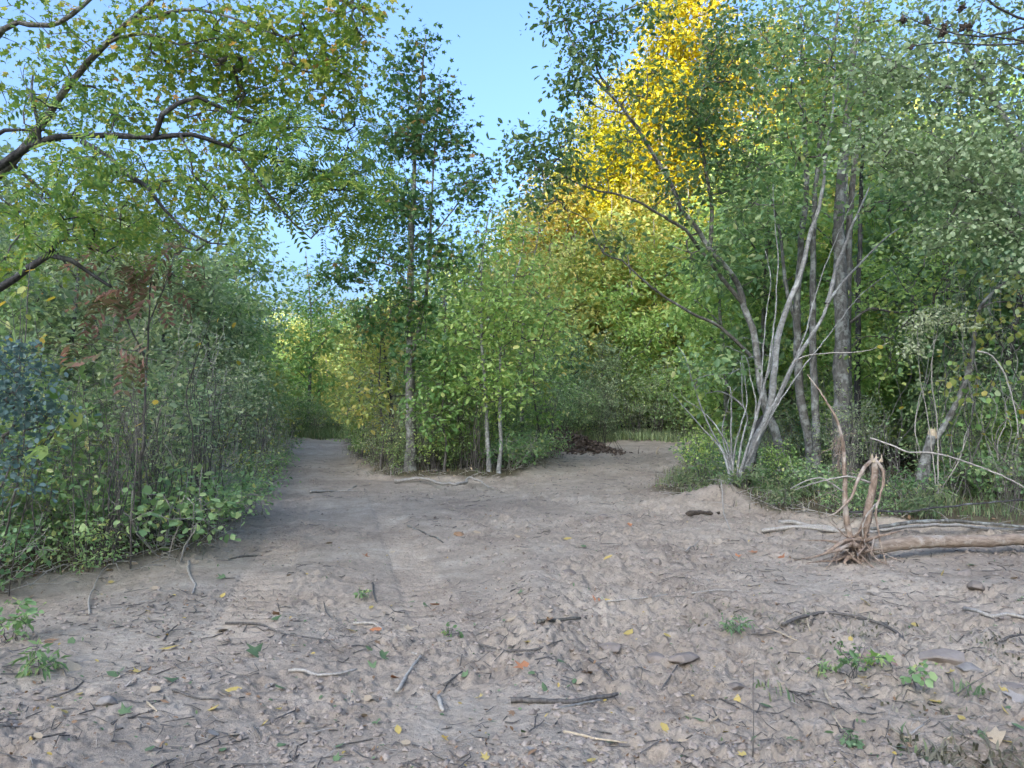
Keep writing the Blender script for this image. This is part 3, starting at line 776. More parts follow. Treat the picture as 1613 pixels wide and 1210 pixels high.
# --- pale leaved tree filling the upper right
g = np.random.default_rng(108)
b = gpt(1700, 10.4)
T = cat_([pblob(1560, 150, 10, 90, 80, .9, 80, g), pblob(1450, 130, 10.2, 80, 70, .8, 60, g), pblob(1400, 230, 10.2, 70, 60, .8, 50, g), pblob(1500, 260, 10, 90, 70, .9, 76, g), pblob(1590, 290, 9.8, 70, 80, .9, 70, g),
          pblob(1370, 110, 10.4, 50, 60, .7, 26, g), pblob(1540, 360, 10, 90, 40, .8, 44, g), pblob(1600, 50, 10, 70, 60, .9, 40, g), pblob(1620, 400, 9.8, 50, 60, .7, 26, g), pblob(1480, 40, 10.3, 70, 50, .8, 30, g)])
tree('pale_leaved_tree', 'whitish green leaved tree spilling in from the right edge above the vine thicket', 'tree', b,
     [S([b] + pts((1695, 600, 10.4), (1680, 450, 10.3), (1650, 330, 10.2), (1600, 220, 10.1), (1550, 130, 10.1), (1500, 40, 10.1)), .10, .02, 'trunk', .45, flare=.2),
      S(pts((1660, 380, 10.2), (1600, 330, 10.1), (1540, 290, 10.1), (1460, 250, 10.2), (1400, 230, 10.2)), .035, .008, 'limb', .2),
      S(pts((1575, 170, 10.1), (1520, 150, 10.1), (1450, 120, 10.2), (1390, 90, 10.3)), .025, .007, 'limb', .2)],
     T, M['b_grey'], M['silver'], 'round', .055, 25, .19, seed=11, twig_r=.003, tilt=.9)

# --- bare dark boughs with galls entering the upper right corner
g = np.random.default_rng(109)
b = gpt(1950, 6.6)
st = [S([b] + pts((1930, 500, 6.6), (1880, 250, 6.5), (1800, 90, 6.4), (1700, 40, 6.3), (1650, 35, 6.3), (1600, 25, 6.3), (1570, 10, 6.3), (1548, -8, 6.3)), .09, .008, 'trunk', 1., pow=.6),
      S(pts((1820, 110, 6.4), (1700, 50, 6.3), (1640, 35, 6.3), (1590, 48, 6.3), (1550, 55, 6.3), (1510, 52, 6.3), (1450, 35, 6.3), (1420, 22, 6.3)), .02, .004, 'bough', 1.),
      S(pts((1840, 150, 6.4), (1700, 80, 6.3), (1640, 70, 6.3), (1590, 75, 6.3), (1550, 76, 6.3), (1490, 68, 6.3), (1440, 72, 6.3)), .017, .004, 'bough', 1.),
      S(pts((1640, 70, 6.3), (1600, 62, 6.3), (1560, 58, 6.3), (1520, 45, 6.3)), .010, .003, 'bough', 1.),
      S(pts((1700, 140, 6.3), (1640, 118, 6.3), (1600, 105, 6.3), (1565, 90, 6.3)), .009, .003, 'bough', 1.)]
rt = tree('bare_boughed_tree', 'dark bare boughs with black galls hanging into the upper right corner', 'tree', b, st, [], M['b_dark'], None, seed=12)
for (x, y, s_) in ((1461, 34, .05), (1487, 42, .045), (1485, 52, .05), (1517, 44, .055), (1526, 42, .045), (1514, 13, .045), (1423, 30, .045), (1436, 74, .03)):
    mb = MB(); c = at(x, y, 6.3)
    for q in range(16):
        v = unit(g.normal(size=3)); mb.add(*tube(np.array([c, c + v * s_ * .5, c + v * s_ * (.7 + .4 * g.random())]), [s_ * .4, s_ * .3, .003], 4))
    link('gall', mb.mesh('gall', M['b_rot'], False, b), rt)

# --- two light stemmed saplings at the right tip of the island and the trees behind them
g = np.random.default_rng(110)
def sap(px, d, label, stems, T, leafm, seed, bark='b_grey', name='sapling', leaf='oval', size=.10, per=11, spread=.22, grp=None):
    b = gpt(px, d); return tree(name, label, 'tree' if name.endswith('tree') else 'sapling', b, [S([b] + pts(*s_['p']), *s_['r'], s_.get('part', 'trunk'), s_.get('skip', .35), flare=.2) if i == 0 or s_.get('g') else S(pts(*s_['p']), *s_['r'], s_.get('part', 'limb'), s_.get('skip', .3)) for i, s_ in enumerate(stems)], T, M[bark], leafm, leaf, size, per, spread, seed=seed, group=grp)
d = 17.0
sap(770, d, 'left of two light stemmed saplings at the right tip of the island', [dict(p=[(767, 690, d), (763, 620, d), (757, 540, d), (757, 450, d), (765, 370, d), (775, 320, d)], r=(.055, .010))],
    cat_([pblob(740, 430, d, 70, 60, 1.2, 60, g), pblob(780, 360, d, 60, 50, 1.1, 44, g), pblob(720, 520, d, 70, 50, 1.2, 50, g), pblob(790, 480, d, 60, 60, 1.1, 40, g), pblob(760, 610, d, 60, 40, .8, 20, g), pblob(765, 480, d - .6, 55, 60, .4, 30, g), pblob(750, 590, d - .6, 45, 40, .4, 22, g)]), M['spring'], 21)
sap(786, d - .1, 'right of two light stemmed saplings at the right tip of the island', [dict(p=[(790, 690, d), (788, 640, d), (788, 580, d), (795, 500, d), (815, 430, d), (825, 380, d)], r=(.05, .010))],
    cat_([pblob(840, 450, d, 55, 60, 1, 50, g), pblob(840, 540, d, 70, 40, 1, 40, g), pblob(880, 500, d, 50, 40, .8, 24, g), pblob(800, 570, d, 60, 35, .8, 26, g), pblob(815, 385, d, 30, 40, .8, 16, g), pblob(800, 510, d - .6, 40, 50, .4, 26, g), pblob(800, 620, d - .5, 40, 35, .4, 20, g)]), M['spring'], 22)
d = 19.5
sap(618, d, 'dark stemmed leafy sapling behind the tall slim tree', [dict(p=[(618, 680, d), (612, 600, d), (602, 520, d), (600, 450, d)], r=(.07, .012))],
    cat_([pblob(590, 560, d, 70, 50, 1.2, 60, g), pblob(560, 500, d, 60, 45, 1.1, 36, g), pblob(640, 520, d, 60, 50, 1.1, 36, g), pblob(570, 640, d, 55, 35, 1.1, 36, g), pblob(690, 600, d, 60, 40, 1, 30, g)]), M['lime'], 23, 'b_dark')
d = 22.5
sap(700, d, 'round topped green tree in the middle of the island behind the saplings', [dict(p=[(700, 640, d), (705, 560, d), (700, 470, d), (712, 380, d)], r=(.09, .015))],
    cat_([pblob(700, 420, d, 90, 60, 1.5, 70, g), pblob(660, 500, d, 80, 60, 1.5, 60, g), pblob(760, 500, d, 80, 70, 1.5, 70, g), pblob(720, 600, d, 110, 45, 1.5, 60, g), pblob(830, 580, d, 60, 45, 1.2, 36, g)]), M['mid'], 24, 'b_brown', 'island_tree', size=.12, spread=.3)
d = 25.5
sap(820, d, 'yellow green tree at the back of the island beside the right path', [dict(p=[(822, 640, d), (820, 560, d), (830, 460, d), (845, 390, d), (850, 350, d)], r=(.09, .015))],
    cat_([pblob(850, 420, d, 70, 70, 1.5, 70, g), pblob(800, 480, d, 70, 60, 1.5, 50, g), pblob(880, 520, d, 80, 60, 1.5, 60, g), pblob(830, 350, d, 60, 40, 1.2, 36, g)]), M['lime'], 25, 'b_brown', 'island_tree', size=.12, spread=.3)

for px, d, top, rx, lab, mk, sd in ((700, 16.9, 560, 40, 'low leafy sapling at the island front right of the tall trunk', 'spring', 31), (725, 17.3, 560, 50, 'bushy sapling left of the light stemmed saplings', 'spring', 32), (600, 18.2, 470, 60, 'bright sapling left of the tall trunk leaning over the left path', 'lime', 33),
                               (700, 18.6, 440, 70, 'taller leafy sapling right behind the tall trunk', 'spring', 34), (845, 20.5, 480, 60, 'broad leaved sapling right of the light stemmed saplings', 'spring', 35), (570, 21.5, 500, 60, 'yellow green sapling at the left side of the island', 'lime', 36), (640, 21, 430, 70, 'leafy sapling behind the tall trunk', 'mid', 37), (780, 19.5, 430, 70, 'leafy sapling behind the light stemmed pair', 'lime', 38)):
    gb = 640 + 1.62 * F_PX / d
    T = cat_([pblob(px + 6 * k * g.normal(), top + (gb - 60 - top) * q, d, rx * (.65 + .5 * math.sin(3.1 * q)), 30, .9, 26, g) for k, q in enumerate((.05, .25, .45, .65, .85))])
    sap(px, d, lab, [dict(p=[(px + 3, gb - 60, d), (px - 4, (gb + top) / 2, d), (px + 5, top, d)], r=(.032, .007), skip=.12)], T, M[mk], sd, 'b_twig', size=.105, per=9, spread=.17)
# ------------------------------------------------------------------ prototypes for the wood and the thickets
def proto_tree(name, cat, h, crown_c, crown_r, n, leafm, leaf, size, per, spread, bark, seed, r0=.12, cull=.0, lean=.04, nl=5, sub=None):
    g = np.random.default_rng(seed)
    top = np.array([g.normal() * lean * h, g.normal() * lean * h, h])
    P = [np.zeros(3) - [0, 0, .15], top * .3 + g.normal(size=3) * .02 * h, top * .65 + g.normal(size=3) * .02 * h, top]
    stems = [S(P, r0, .012, 'trunk', .3, flare=.3, sp=.3, sides=7)]
    sp = spline(P, .3)
    for k in range(nl):
        t = sp[int(len(sp) * (.3 + .5 * k / nl))]
        a = g.random() * 6.28; L = crown_r[0] * (.5 + .4 * g.random())
        e = t + [math.cos(a) * L, math.sin(a) * L, h * .10 + .12 * L]
        stems.append(S([t, (t + e) / 2 + [0, 0, .1 * L], e], r0 * .35, .01, 'limb', .2, sp=.3, sides=5))
    T = blob((top[0], top[1], crown_c * h), crown_r, int(n * 1.6), g, .05)
    k = fbm(T[:, 0] + T[:, 2] * .7 + seed, T[:, 1] - T[:, 2] * .6, crown_r[0] * .55, 2, seed)
    T = T[np.argsort(-k)[:n]]
    if sub: T = cat_([T, blob((0, 0, sub[0]), sub[1], sub[2], g)])
    return tree(name, 'x', cat, (0, 0, 0), stems, T, bark, leafm, leaf, size, per, spread, seed=seed, twig_r=.006, up=.15, size_var=.3) if False else \
        tree(name, 'x', cat, (0, 0, 0), stems, T, bark, leafm, leaf, size, per, spread, seed=seed, twig_r=.006, up=.15)

PT = {
    'greenA': lambda: proto_tree('green_tree', 'tree', 8.0, .60, (1.9, 1.9, 3.0), 130, M['mid'], 'diamond', .17, 30, 0.25, M['b_brown'], 301, .11, sub=(1.92, (1.60, 1.60, 1.60), 60)),
    'greenB': lambda: proto_tree('green_tree', 'tree', 9.0, .58, (2.2, 2.2, 3.4), 145, M['spring'], 'diamond', .17, 30, 0.26, M['b_mott'], 302, .12, sub=(2.16, (1.80, 1.80, 1.80), 60)),
    'deepA': lambda: proto_tree('dark_green_tree', 'tree', 7.0, .52, (2.0, 2.0, 3.0), 135, M['deep'], 'diamond', .16, 30, 0.25, M['b_dark'], 303, .11, sub=(1.68, (1.40, 1.40, 1.40), 60)),
    'limeA': lambda: proto_tree('light_green_tree', 'tree', 8.5, .58, (2.0, 2.0, 3.4), 140, M['lime'], 'diamond', .18, 30, 0.26, M['b_brown'], 304, .11, sub=(2.04, (1.70, 1.70, 1.70), 60)),
    'dullA': lambda: proto_tree('dull_green_tree', 'tree', 7.5, .58, (1.8, 1.8, 3.0), 125, M['dusty'], 'diamond', .15, 30, 0.23, M['b_brown'], 305, .10, sub=(1.80, (1.50, 1.50, 1.50), 60)),
    'yellowA': lambda: proto_tree('yellow_tree', 'tree', 20., .62, (3.0, 3.0, 7.6), 340, M['yellow'], 'diamond', .19, 66, .42, M['b_mott'], 306, .2, nl=9),
    'yellowB': lambda: proto_tree('yellow_tree', 'tree', 20., .60, (2.6, 2.6, 8.0), 320, M['yellow'], 'diamond', .19, 66, .42, M['b_mott'], 307, .2, nl=9),
    'amberA': lambda: proto_tree('amber_tree', 'tree', 14., .60, (2.5, 2.5, 5.4), 190, M['amber'], 'diamond', .18, 46, .42, M['b_brown'], 308, .16, nl=7),
}
_used = {}
def put(kind, x, y, label, group, sc=1.0, rz=None, dz=0.0, sz=None):
    if kind not in _used:
        o = PT[kind](); _used[kind] = o
    else:
        o = copy_tree(_used[kind])
    o['label'] = label
    if group: o['group'] = group
    elif 'group' in o: del o['group']
    o.location = (x, y, gz(x, min(y, 62)) + dz)
    o.rotation_euler = (0, 0, R.random() * 6.28 if rz is None else rz)
    o.scale = (sc, sc, sc * (sz or 1))
    return o
def putpx(kind, px, d, label, group, h=None, h0=None, **k):
    x = (px - CX) / F_PX * d
    return put(kind, x, d, label, group, sc=(h / h0 if h else 1.0), **k)

KIND = {'greenA': 'middle green tree', 'greenB': 'bright green tree', 'deepA': 'dark green tree', 'limeA': 'yellow green tree', 'dullA': 'dull grey green tree', 'under': 'low bushy green tree', 'under2': 'low bushy yellow green tree'}
def by(v, table):
    for lim, s_ in table:
        if v < lim: return s_
    return table[-1][1]
RW = [(1165, 'left of the leaning tree'), (1212, 'behind the leaning tree'), (1262, 'behind the grey clump'), (1305, 'behind the slender trees'), (1345, 'behind the twin trunk'), (1425, 'just right of the twin trunk'), (1478, 'behind the snapped trunk'), (1545, 'behind the creamy tufted shrub'), (1605, 'behind the vine thicket'), (9999, 'at the right edge')]
LW = [(0, 'at the left edge'), (75, 'above the blue green bush'), (170, 'left of the russet sapling'), (260, 'behind the russet sapling'), (340, 'right of the russet sapling'), (9999, 'nearest the left path')]
EP = [(460, 'left of the left path end'), (530, 'straight behind the left path end'), (575, 'right of the left path end'), (660, 'behind the tall slim tree'), (9999, 'behind the light stemmed saplings')]
RP = [(790, 'behind the light stemmed saplings'), (870, 'behind the tip of the island'), (950, 'above the soil heap'), (1030, 'behind the right path end'), (1090, 'where the right path leaves the picture'), (9999, 'left of the leaning tree')]
def dep(d, a, b_): return 'near' if d < a else 'farther' if d < b_ else 'distant'
def tlab(k, px, d, T, a, b_): return dep(d, a, b_) + ' ' + KIND[k] + ' ' + by(px, T)
# sunlit yellow wood on the rise behind the right path
yl = [(905, 41, 15.5, 'yellowB'), (950, 43, 18.5, 'yellowA'), (1000, 44, 21, 'yellowB'), (1050, 44, 25, 'yellowA'), (1105, 45, 27.5, 'yellowB'),
      (1190, 46, 25, 'yellowA'), (1290, 45, 22, 'yellowB'), (1400, 46, 18, 'yellowA'), (1540, 45, 17, 'yellowB')]
for i, (px, d, h, k) in enumerate(yl):
    lab = ('leftmost and lowest of the sunlit yellow trees at the gap of sky' if i == 0 else
           ('second', 'third', 'fourth', 'fifth and tallest')[i - 1] + ' of the sunlit yellow trees counted rightward from the gap of sky' if i < 5 else
           'sunlit yellow tree glowing through the leaves ' + by(px, RW))
    putpx(k, px, d, lab, None if i < 5 else ('yellow trees against the sky' if i < 5 else 'yellow trees behind the right hand wood'), h, 20.)
for i, (px, d, h) in enumerate(((868, 39, 14.2), (915, 38, 13.0), (1000, 39, 13.5), (840, 42, 13))):
    putpx('amberA', px, d, ('amber tree under the leftmost sunlit yellow tree', 'amber tree under the second sunlit yellow tree', 'amber tree under the third sunlit yellow tree', 'leftmost amber tree against the sky above the island tip')[i], 'amber trees below the yellow crowns', h, 14.)
# shaded light green wood below the yellow crowns
for px, d, h, k, h0 in ((860, 34, 8.6, 'limeA', 8.5), (920, 35, 9.6, 'limeA', 8.5), (985, 34, 9.0, 'greenB', 9.), (1045, 35, 10, 'limeA', 8.5), (1110, 33, 9.5, 'greenB', 9.),
                       (890, 37, 11, 'greenB', 9.), (960, 37, 11.5, 'limeA', 8.5), (1020, 38, 12, 'limeA', 8.5), (1080, 38, 12.5, 'greenB', 9), (1150, 36, 12, 'limeA', 8.5),
                       (800, 38, 10, 'limeA', 8.5), (770, 36, 9.2, 'greenB', 9.), (830, 44, 11.5, 'limeA', 8.5)):
    putpx(k, px, d, tlab(k, px, d, RP, 34.5, 37.5) + ' below the yellow crowns', 'light trees behind the right path', h, h0)
# trees closing the end of the left path
for px, d, h, k, h0 in ((450, 54, 8.6, 'limeA', 8.5), (485, 58, 8.6, 'limeA', 8.5), (520, 55, 8.2, 'limeA', 8.5), (555, 57, 9.0, 'greenB', 9.), (470, 64, 9.5, 'greenB', 9), (535, 66, 10, 'limeA', 8.5), (505, 47, 4.6, 'limeA', 8.5), (545, 45, 5.0, 'limeA', 8.5), (462, 46, 5., 'greenB', 9.),
                       (590, 42, 8.0, 'greenB', 9.), (630, 46, 9.0, 'limeA', 8.5), (680, 42, 9.4, 'greenB', 9.), (730, 44, 10.2, 'limeA', 8.5), (610, 56, 10.0, 'greenB', 9), (400, 50, 8.4, 'greenB', 9.)):
    putpx(k, px, d, tlab(k, px, d, EP, 39.5, 45), 'trees beyond the left path', h, h0)
putpx('greenB', 487, 35.5, 'pale trunked tree standing beside the far end of the left path', None, 8.6, 9.)
# behind the left thicket
for px, d, h, k, h0 in ((-60, 14, 6.4, 'dullA', 7.5), (40, 17, 6.6, 'dullA', 7.5), (130, 15, 6.2, 'dullA', 7.5), (200, 20, 6.8, 'greenA', 8.), (270, 18, 6.6, 'dullA', 7.5), (330, 24, 8.0, 'greenA', 8.),
                       (380, 27, 7.6, 'dullA', 7.5), (20, 24, 7.8, 'greenA', 8.), (110, 26, 7.8, 'dullA', 7.5), (240, 28, 7.8, 'dullA', 7.5), (300, 32, 8.2, 'greenA', 8.), (360, 36, 8.2, 'dullA', 7.5),
                       (-40, 30, 9, 'greenA', 8.), (70, 34, 8.8, 'greenA', 8.), (170, 36, 9, 'dullA', 7.5), (-150, 20, 9.5, 'greenA', 8.), (330, 19, 5.0, 'dullA', 7.5), (390, 22, 5.2, 'greenA', 8.), (90, 12.5, 5.2, 'dullA', 7.5), (-30, 11, 5.0, 'greenA', 8.)):
    putpx(k, px, d, tlab(k, px, d, LW, 18.5, 28) + ' above the left thicket', 'trees behind the left thicket', h, h0)
# the wood on the right
for px, d, h, k, h0 in ((1140, 22, 7.5, 'greenB', 9), (1180, 26, 9.0, 'greenB', 9.), (1230, 20, 8.2, 'greenA', 8.), (1270, 24, 9.5, 'limeA', 8.5), (1330, 19, 8.5, 'greenB', 9.), (1390, 22, 9.5, 'limeA', 8.5), (1440, 18, 8.5, 'greenA', 8.),
                       (1500, 21, 9.2, 'greenA', 8.), (1560, 17, 8.6, 'deepA', 7.), (1620, 19, 9.5, 'greenA', 8.), (1690, 16, 8.5, 'deepA', 7.), (1350, 28, 11.5, 'limeA', 8.5), (1450, 27, 11.5, 'greenB', 9.), (1540, 28, 11.5, 'greenA', 8.), (1630, 27, 12, 'greenB', 9.),
                       (1200, 31, 11.0, 'limeA', 8.5), (1280, 32, 12, 'greenB', 9.), (1720, 22, 11, 'greenA', 8.), (1600, 14.5, 6.6, 'deepA', 7.), (1510, 15.5, 6.0, 'deepA', 7.), (1560, 34, 15, 'greenA', 8), (1440, 34, 16, 'limeA', 8.5), (1360, 36, 17, 'greenB', 9.), (1250, 36, 17, 'greenB', 9.), (1500, 30, 16, 'greenB', 9.), (1630, 32, 16, 'greenB', 9.), (1180, 34, 14, 'greenB', 9.), (1310, 25, 13, 'greenB', 9.), (1420, 24, 13, 'greenA', 8.), (1340, 16.5, 5.0, 'greenB', 9.)):
    putpx(k, px, d, tlab(k, px, d, RW, 18.5, 26) + ' in the right wood', 'trees in the right hand wood', h, h0)
# dark hollow behind the right path
for px, d, h, k, h0 in ((855, 31.5, 4.2, 'deepA', 7.), (900, 32.5, 5.0, 'deepA', 7.), (950, 33, 4.6, 'dullA', 7.5), (810, 31, 4.6, 'greenA', 8.)):
    putpx(k, px, d, KIND[k] + ' in the hollow ' + by(px, RP), 'dark trees in the hollow', h, h0)

PT['under'] = lambda: proto_tree('understorey_tree', 'tree', 4.2, .48, (2.0, 2.0, 2.0), 150, M['mid'], 'diamond', .17, 22, .36, M['b_brown'], 311, .06, sub=(1.0, (2.0, 2.0, .9), 60))
PT['under2'] = lambda: proto_tree('understorey_tree', 'tree', 3.6, .48, (1.9, 1.9, 1.8), 140, M['lime'], 'diamond', .17, 22, .36, M['b_brown'], 312, .06, sub=(.9, (1.9, 1.9, .8), 60))
gu = np.random.default_rng(77)
for i in range(64):
    px = -120 + 1900 * (i + .7 * gu.random()) / 64
    if 400 < px < 640: continue
    d = (36 + 6 * gu.random()) if 400 < px < 1150 else 24 + 12 * gu.random()
    if i % 2: d += 9
    far = d > 36
    putpx(('under', 'under2', 'under')[i % 3], px, d, (dep(d, 34, 42) + ' ' + KIND[('under', 'under2', 'under')[i % 3]] + ' ' + (by(px, LW) if px < 400 else by(px, RP) if px < 1130 else by(px, RW))) , 'bushy undergrowth trees far back', 4.0 * (.8 + .5 * gu.random()), 4.)
for i in range(40):
    px = -200 + 2050 * (i + .7 * gu.random()) / 40
    if 420 < px < 580: continue
    d = 56 + 10 * gu.random()
    putpx('under' if i % 2 else 'greenA', px, d, 'dim tree in the farthest row of the wood', 'farthest row of the wood', 6.5 + 3 * gu.random(), 4. if i % 2 else 8.)
# ------------------------------------------------------------------ shrubs
def proto_shrub(name, h, w, nst, n, leafm, leaf, size, per, spread, stemm, seed, r0=.012, bare=0., tilt=.75, twig_r=.0028, low=.25, lean=.5, cat='shrub'):
    g = np.random.default_rng(seed)
    stems = []
    for k in range(nst):
        a = g.random() * 6.28; rr = w * (.2 + .8 * g.random())
        b0 = np.array([math.cos(a) * w * .25 * g.random(), math.sin(a) * w * .25 * g.random(), -.08])
        e = np.array([math.cos(a) * rr * lean * 1.6, math.sin(a) * rr * lean * 1.6, h * (.6 + .45 * g.random())])
        m1 = b0 + (e - b0) * .5 + np.array([*(g.normal(size=2) * .12 * w), h * .08])
        stems.append(spline([b0, m1, e], .14))
    root = thing(name, 'x', cat, (0, 0, 0))
    mb = MB()
    stems = [wander(P, .028, g) for P in stems]
    for k, P in enumerate(stems):
        one = MB(); limb_tube(one, P, r0 * (.6 + .8 * g.random()), .003, 5, 0, .08)
        if k < 7: link('stem', one.mesh(name + '_stem', stemm, True), root)
        else:
            mb.add(np.concatenate(one.V), [np.concatenate(v) for v in one.P.values()])
    if not mb.empty: link('thin_stems', mb.mesh(name + '_stems', stemm, True), root, 'stuff')
    T = blob((0, 0, h * (low + .5 * (1 - low)) + .0), (w, w, h * (1 - low) * .55), n, g)
    T[:, 2] = np.maximum(T[:, 2], .08)
    tw, lf = crown([(P, .15) for P in stems], T, leaf, size, per, spread, g, twig_r, tilt, .3, up=.2, bare=bare)
    link('twigs', tw.mesh(name + '_twigs', stemm, True), root, 'stuff')
    if not lf.empty: link('foliage', lf.mesh(name + '_foliage', leafm), root, 'stuff')
    return root

PT.update({
    'sh_dull': lambda: proto_shrub('dull_shrub', 2.6, 1.1, 13, 130, M['dusty'], 'oval', .066, 16, .11, M['b_twig'], 401, .011, low=.05),
    'sh_dull2': lambda: proto_shrub('dull_shrub', 3.0, 1.15, 14, 130, M['dusty'], 'oval', .062, 16, .11, M['b_pale'], 402, .009, low=.08),
    'sh_green': lambda: proto_shrub('green_shrub', 2.2, 1.0, 11, 115, M['mid'], 'oval', .076, 15, .11, M['b_twig'], 403, .009, low=.05),
    'sh_bright': lambda: proto_shrub('bright_shrub', 1.8, .8, 10, 100, M['spring'], 'round', .065, 10, .12, M['b_twig'], 404, .010),
    'sh_deep': lambda: proto_shrub('dark_shrub', 1.7, 1.0, 10, 130, M['deep'], 'oval', .062, 13, .13, M['b_dark'], 405, .012, low=.1),
    'sh_bare': lambda: proto_shrub('leafless_shrub', 2.3, .9, 22, 110, M['dusty'], 'oval', .05, 5, .10, M['b_twig'], 406, .010, bare=.7, low=.2),
    'sh_stalk': lambda: proto_shrub('dry_weed_clump', 1.5, .6, 16, 70, M['dusty'], 'oval', .05, 7, .08, M['b_twig'], 407, .005, bare=.3, low=.2, twig_r=.0018, cat='weeds'),
    'sh_pale': lambda: proto_shrub('cane_tangle', 1.7, .9, 20, 110, M['lime'], 'round', .05, 3, .09, M['b_pale'], 416, .006, bare=.35, low=.1, lean=.8, twig_r=.002),
    'bramble': lambda: proto_shrub('bramble', .75, .75, 12, 85, M['bramble'], 'round', .05, 9, .08, M['b_pale'], 408, .006, low=.1, lean=.9, twig_r=.002, tilt=.5, cat='bramble'),
    'bramble2': lambda: proto_shrub('bramble', .55, .7, 10, 80, M['bramble'], 'oval', .045, 11, .08, M['b_twig'], 409, .005, low=.1, lean=.9, twig_r=.002, tilt=.5, cat='bramble'),
    'weed': lambda: proto_shrub('low_weed', .42, .32, 8, 40, M['grass'], 'long', .075, 9, .05, M['b_twig'], 410, .003, low=.15, twig_r=.0015, cat='weed'),
})
def scatter(n, xr, yr, cond, mind, seed, tries=6000):
    g = np.random.default_rng(seed); out = []
    for _ in range(tries):
        x = xr[0] + (xr[1] - xr[0]) * g.random(); y = yr[0] + (yr[1] - yr[0]) * g.random()
        if not cond(x, y): continue
        if abs(x) > .72 * y + 1.2: continue
        m = mind * (1 + .02 * y)
        if all((x - a) ** 2 + (y - b_) ** 2 > m * m for a, b_ in out):
            out.append((x, y))
            if len(out) >= n: break
    return out
dd = lambda x, y: float(dirt(x, y))
def zone(x, y):
    px = CX + x / y * F_PX
    if x < -2.5 and dd(x, y) < 0 and px < np.interp(y, *IL) / y * F_PX + CX - 1:
        if px < 20: return 'at the left edge of the picture'
        if px < 110: return 'by the blue green bush'
        if px < 190: return 'left of the russet sapling'
        if px < 270: return 'round the foot of the russet sapling'
        return 'by the near part of the left path' if y < 13 else 'halfway along the left path' if y < 21 else 'by the far part of the left path'
    if x > 2.3 and y < 28 and px > 1000:
        return by(px, [(1090, 'by the grassy corner of the right path'), (1150, 'left of the grey clump'), (1215, 'round the grey clump'), (1265, 'behind the grey clump'), (1345, 'among the grey trunks'), (1430, 'right of the twin trunk'), (1480, 'round the snapped trunk'), (1560, 'under the creamy tufted shrub'), (9999, 'at the right edge')])
    return by(px, [(600, 'left of the tall slim tree'), (645, 'just left of the tall trunk'), (700, 'just right of the tall trunk'), (765, 'left of the light stemmed saplings'), (830, 'right of the light stemmed saplings'), (9999, 'by the soil heap')])
def slab(k, x, y, tail): return LAB[k] + ' ' + zone(x, y) + tail
# left thicket
ss = scatter(86, (-16, -3.4), (6.6, 34), lambda x, y: -7.5 < dd(x, y) < -.75 and x < -3.3, .82, 501)
mix = ['sh_dull', 'sh_dull2', 'sh_green', 'sh_dull', 'sh_bare', 'sh_dull2', 'sh_green', 'sh_stalk', 'sh_dull', 'sh_deep']
LAB = {'sh_dull': 'dull green twiggy shrub', 'sh_dull2': 'pale stemmed dull green shrub', 'sh_green': 'middle green leafy shrub', 'sh_bare': 'leafless grey twiggy shrub',
       'sh_stalk': 'clump of grey weed stalks', 'sh_deep': 'dark green bushy shrub', 'sh_bright': 'bright green broad leaved shrub', 'bramble': 'arching bramble',
       'bramble2': 'small leaved bramble', 'weed': 'low tuft of green weed', 'sh_pale': 'tangle of pale canes'}
for i, (x, y) in enumerate(ss):
    k = mix[(i * 7 + i // 10) % 10]
    put(k, x, y, slab(k, x, y, ' in the thicket'), LAB[k] + ', left thicket', .75 + .4 * R.random(), sz=.9 + .25 * R.random())
ss = scatter(62, (-8, -2.6), (5.6, 24), lambda x, y: -2.4 < dd(x, y) < .12 and x < float(np.interp(y, *XL)) + .2, .40, 502)
for i, (x, y) in enumerate(ss):
    k = ('bramble', 'bramble2', 'weed', 'bramble', 'sh_pale')[i % 5]
    put(k, x, y, slab(k, x, y, ''), LAB[k] + ', left edge', .55 + .75 * R.random() if k != 'sh_pale' else .5)
ss = scatter(40, (-9, -3), (6.0, 20), lambda x, y: -2.2 < dd(x, y) < -.1 and x < -2.9, .6, 511)
for i, (x, y) in enumerate(ss):
    k = ('sh_bare', 'sh_pale', 'sh_pale')[i % 3]
    put(k, x, y, slab(k, x, y, ''), LAB[k] + ', left edge', .55 + .4 * R.random())
# island
ss = scatter(34, (-6, 4), (17.2, 31), lambda x, y: -4 < dd(x, y) < -.5 and float(np.interp(y, *IL)) < x < float(np.interp(y, *IR)), .62, 503)
mix = ['sh_dull', 'sh_bare', 'sh_green', 'sh_stalk', 'sh_bright', 'sh_dull', 'sh_bright', 'sh_green']
for i, (x, y) in enumerate(ss):
    k = mix[i % 8]
    put(k, x, y, slab(k, x, y, ' on the island'), LAB[k] + ', island', .7 + .35 * R.random())
for px, d in ((680, 17.2), (745, 17.1), (622, 17.9)):
    x = (px - CX) / F_PX * d
    put('sh_bare', x, d, 'leafless grey twiggy shrub ' + zone(x, d) + ' in front', 'leafless shrubs at the front of the island', .5 + .4 * R.random())
for px, d in ((668, 17.4), (735, 17.3), (590, 19.6)):
    x = (px - CX) / F_PX * d
    put('sh_stalk', x, d, 'clump of thin grey weed stalks ' + zone(x, d) + ' in front', 'dry weeds at the front of the island', .9 + .4 * R.random())
for px, d, k, s_ in ((630, 17.7, 'sh_green', .55), (662, 17.5, 'sh_dull', .6), (690, 17.2, 'sh_bright', .6), (720, 17.4, 'sh_green', .55), (748, 17.3, 'sh_bright', .5), (600, 18.7, 'sh_dull', .6), (585, 20.2, 'sh_bright', .7), (568, 22, 'sh_green', .7)):
    x = (px - CX) / F_PX * d
    put(k, x, d, LAB[k] + ' ' + zone(x, d) + ' in front', LAB[k] + ', front of the island', s_)
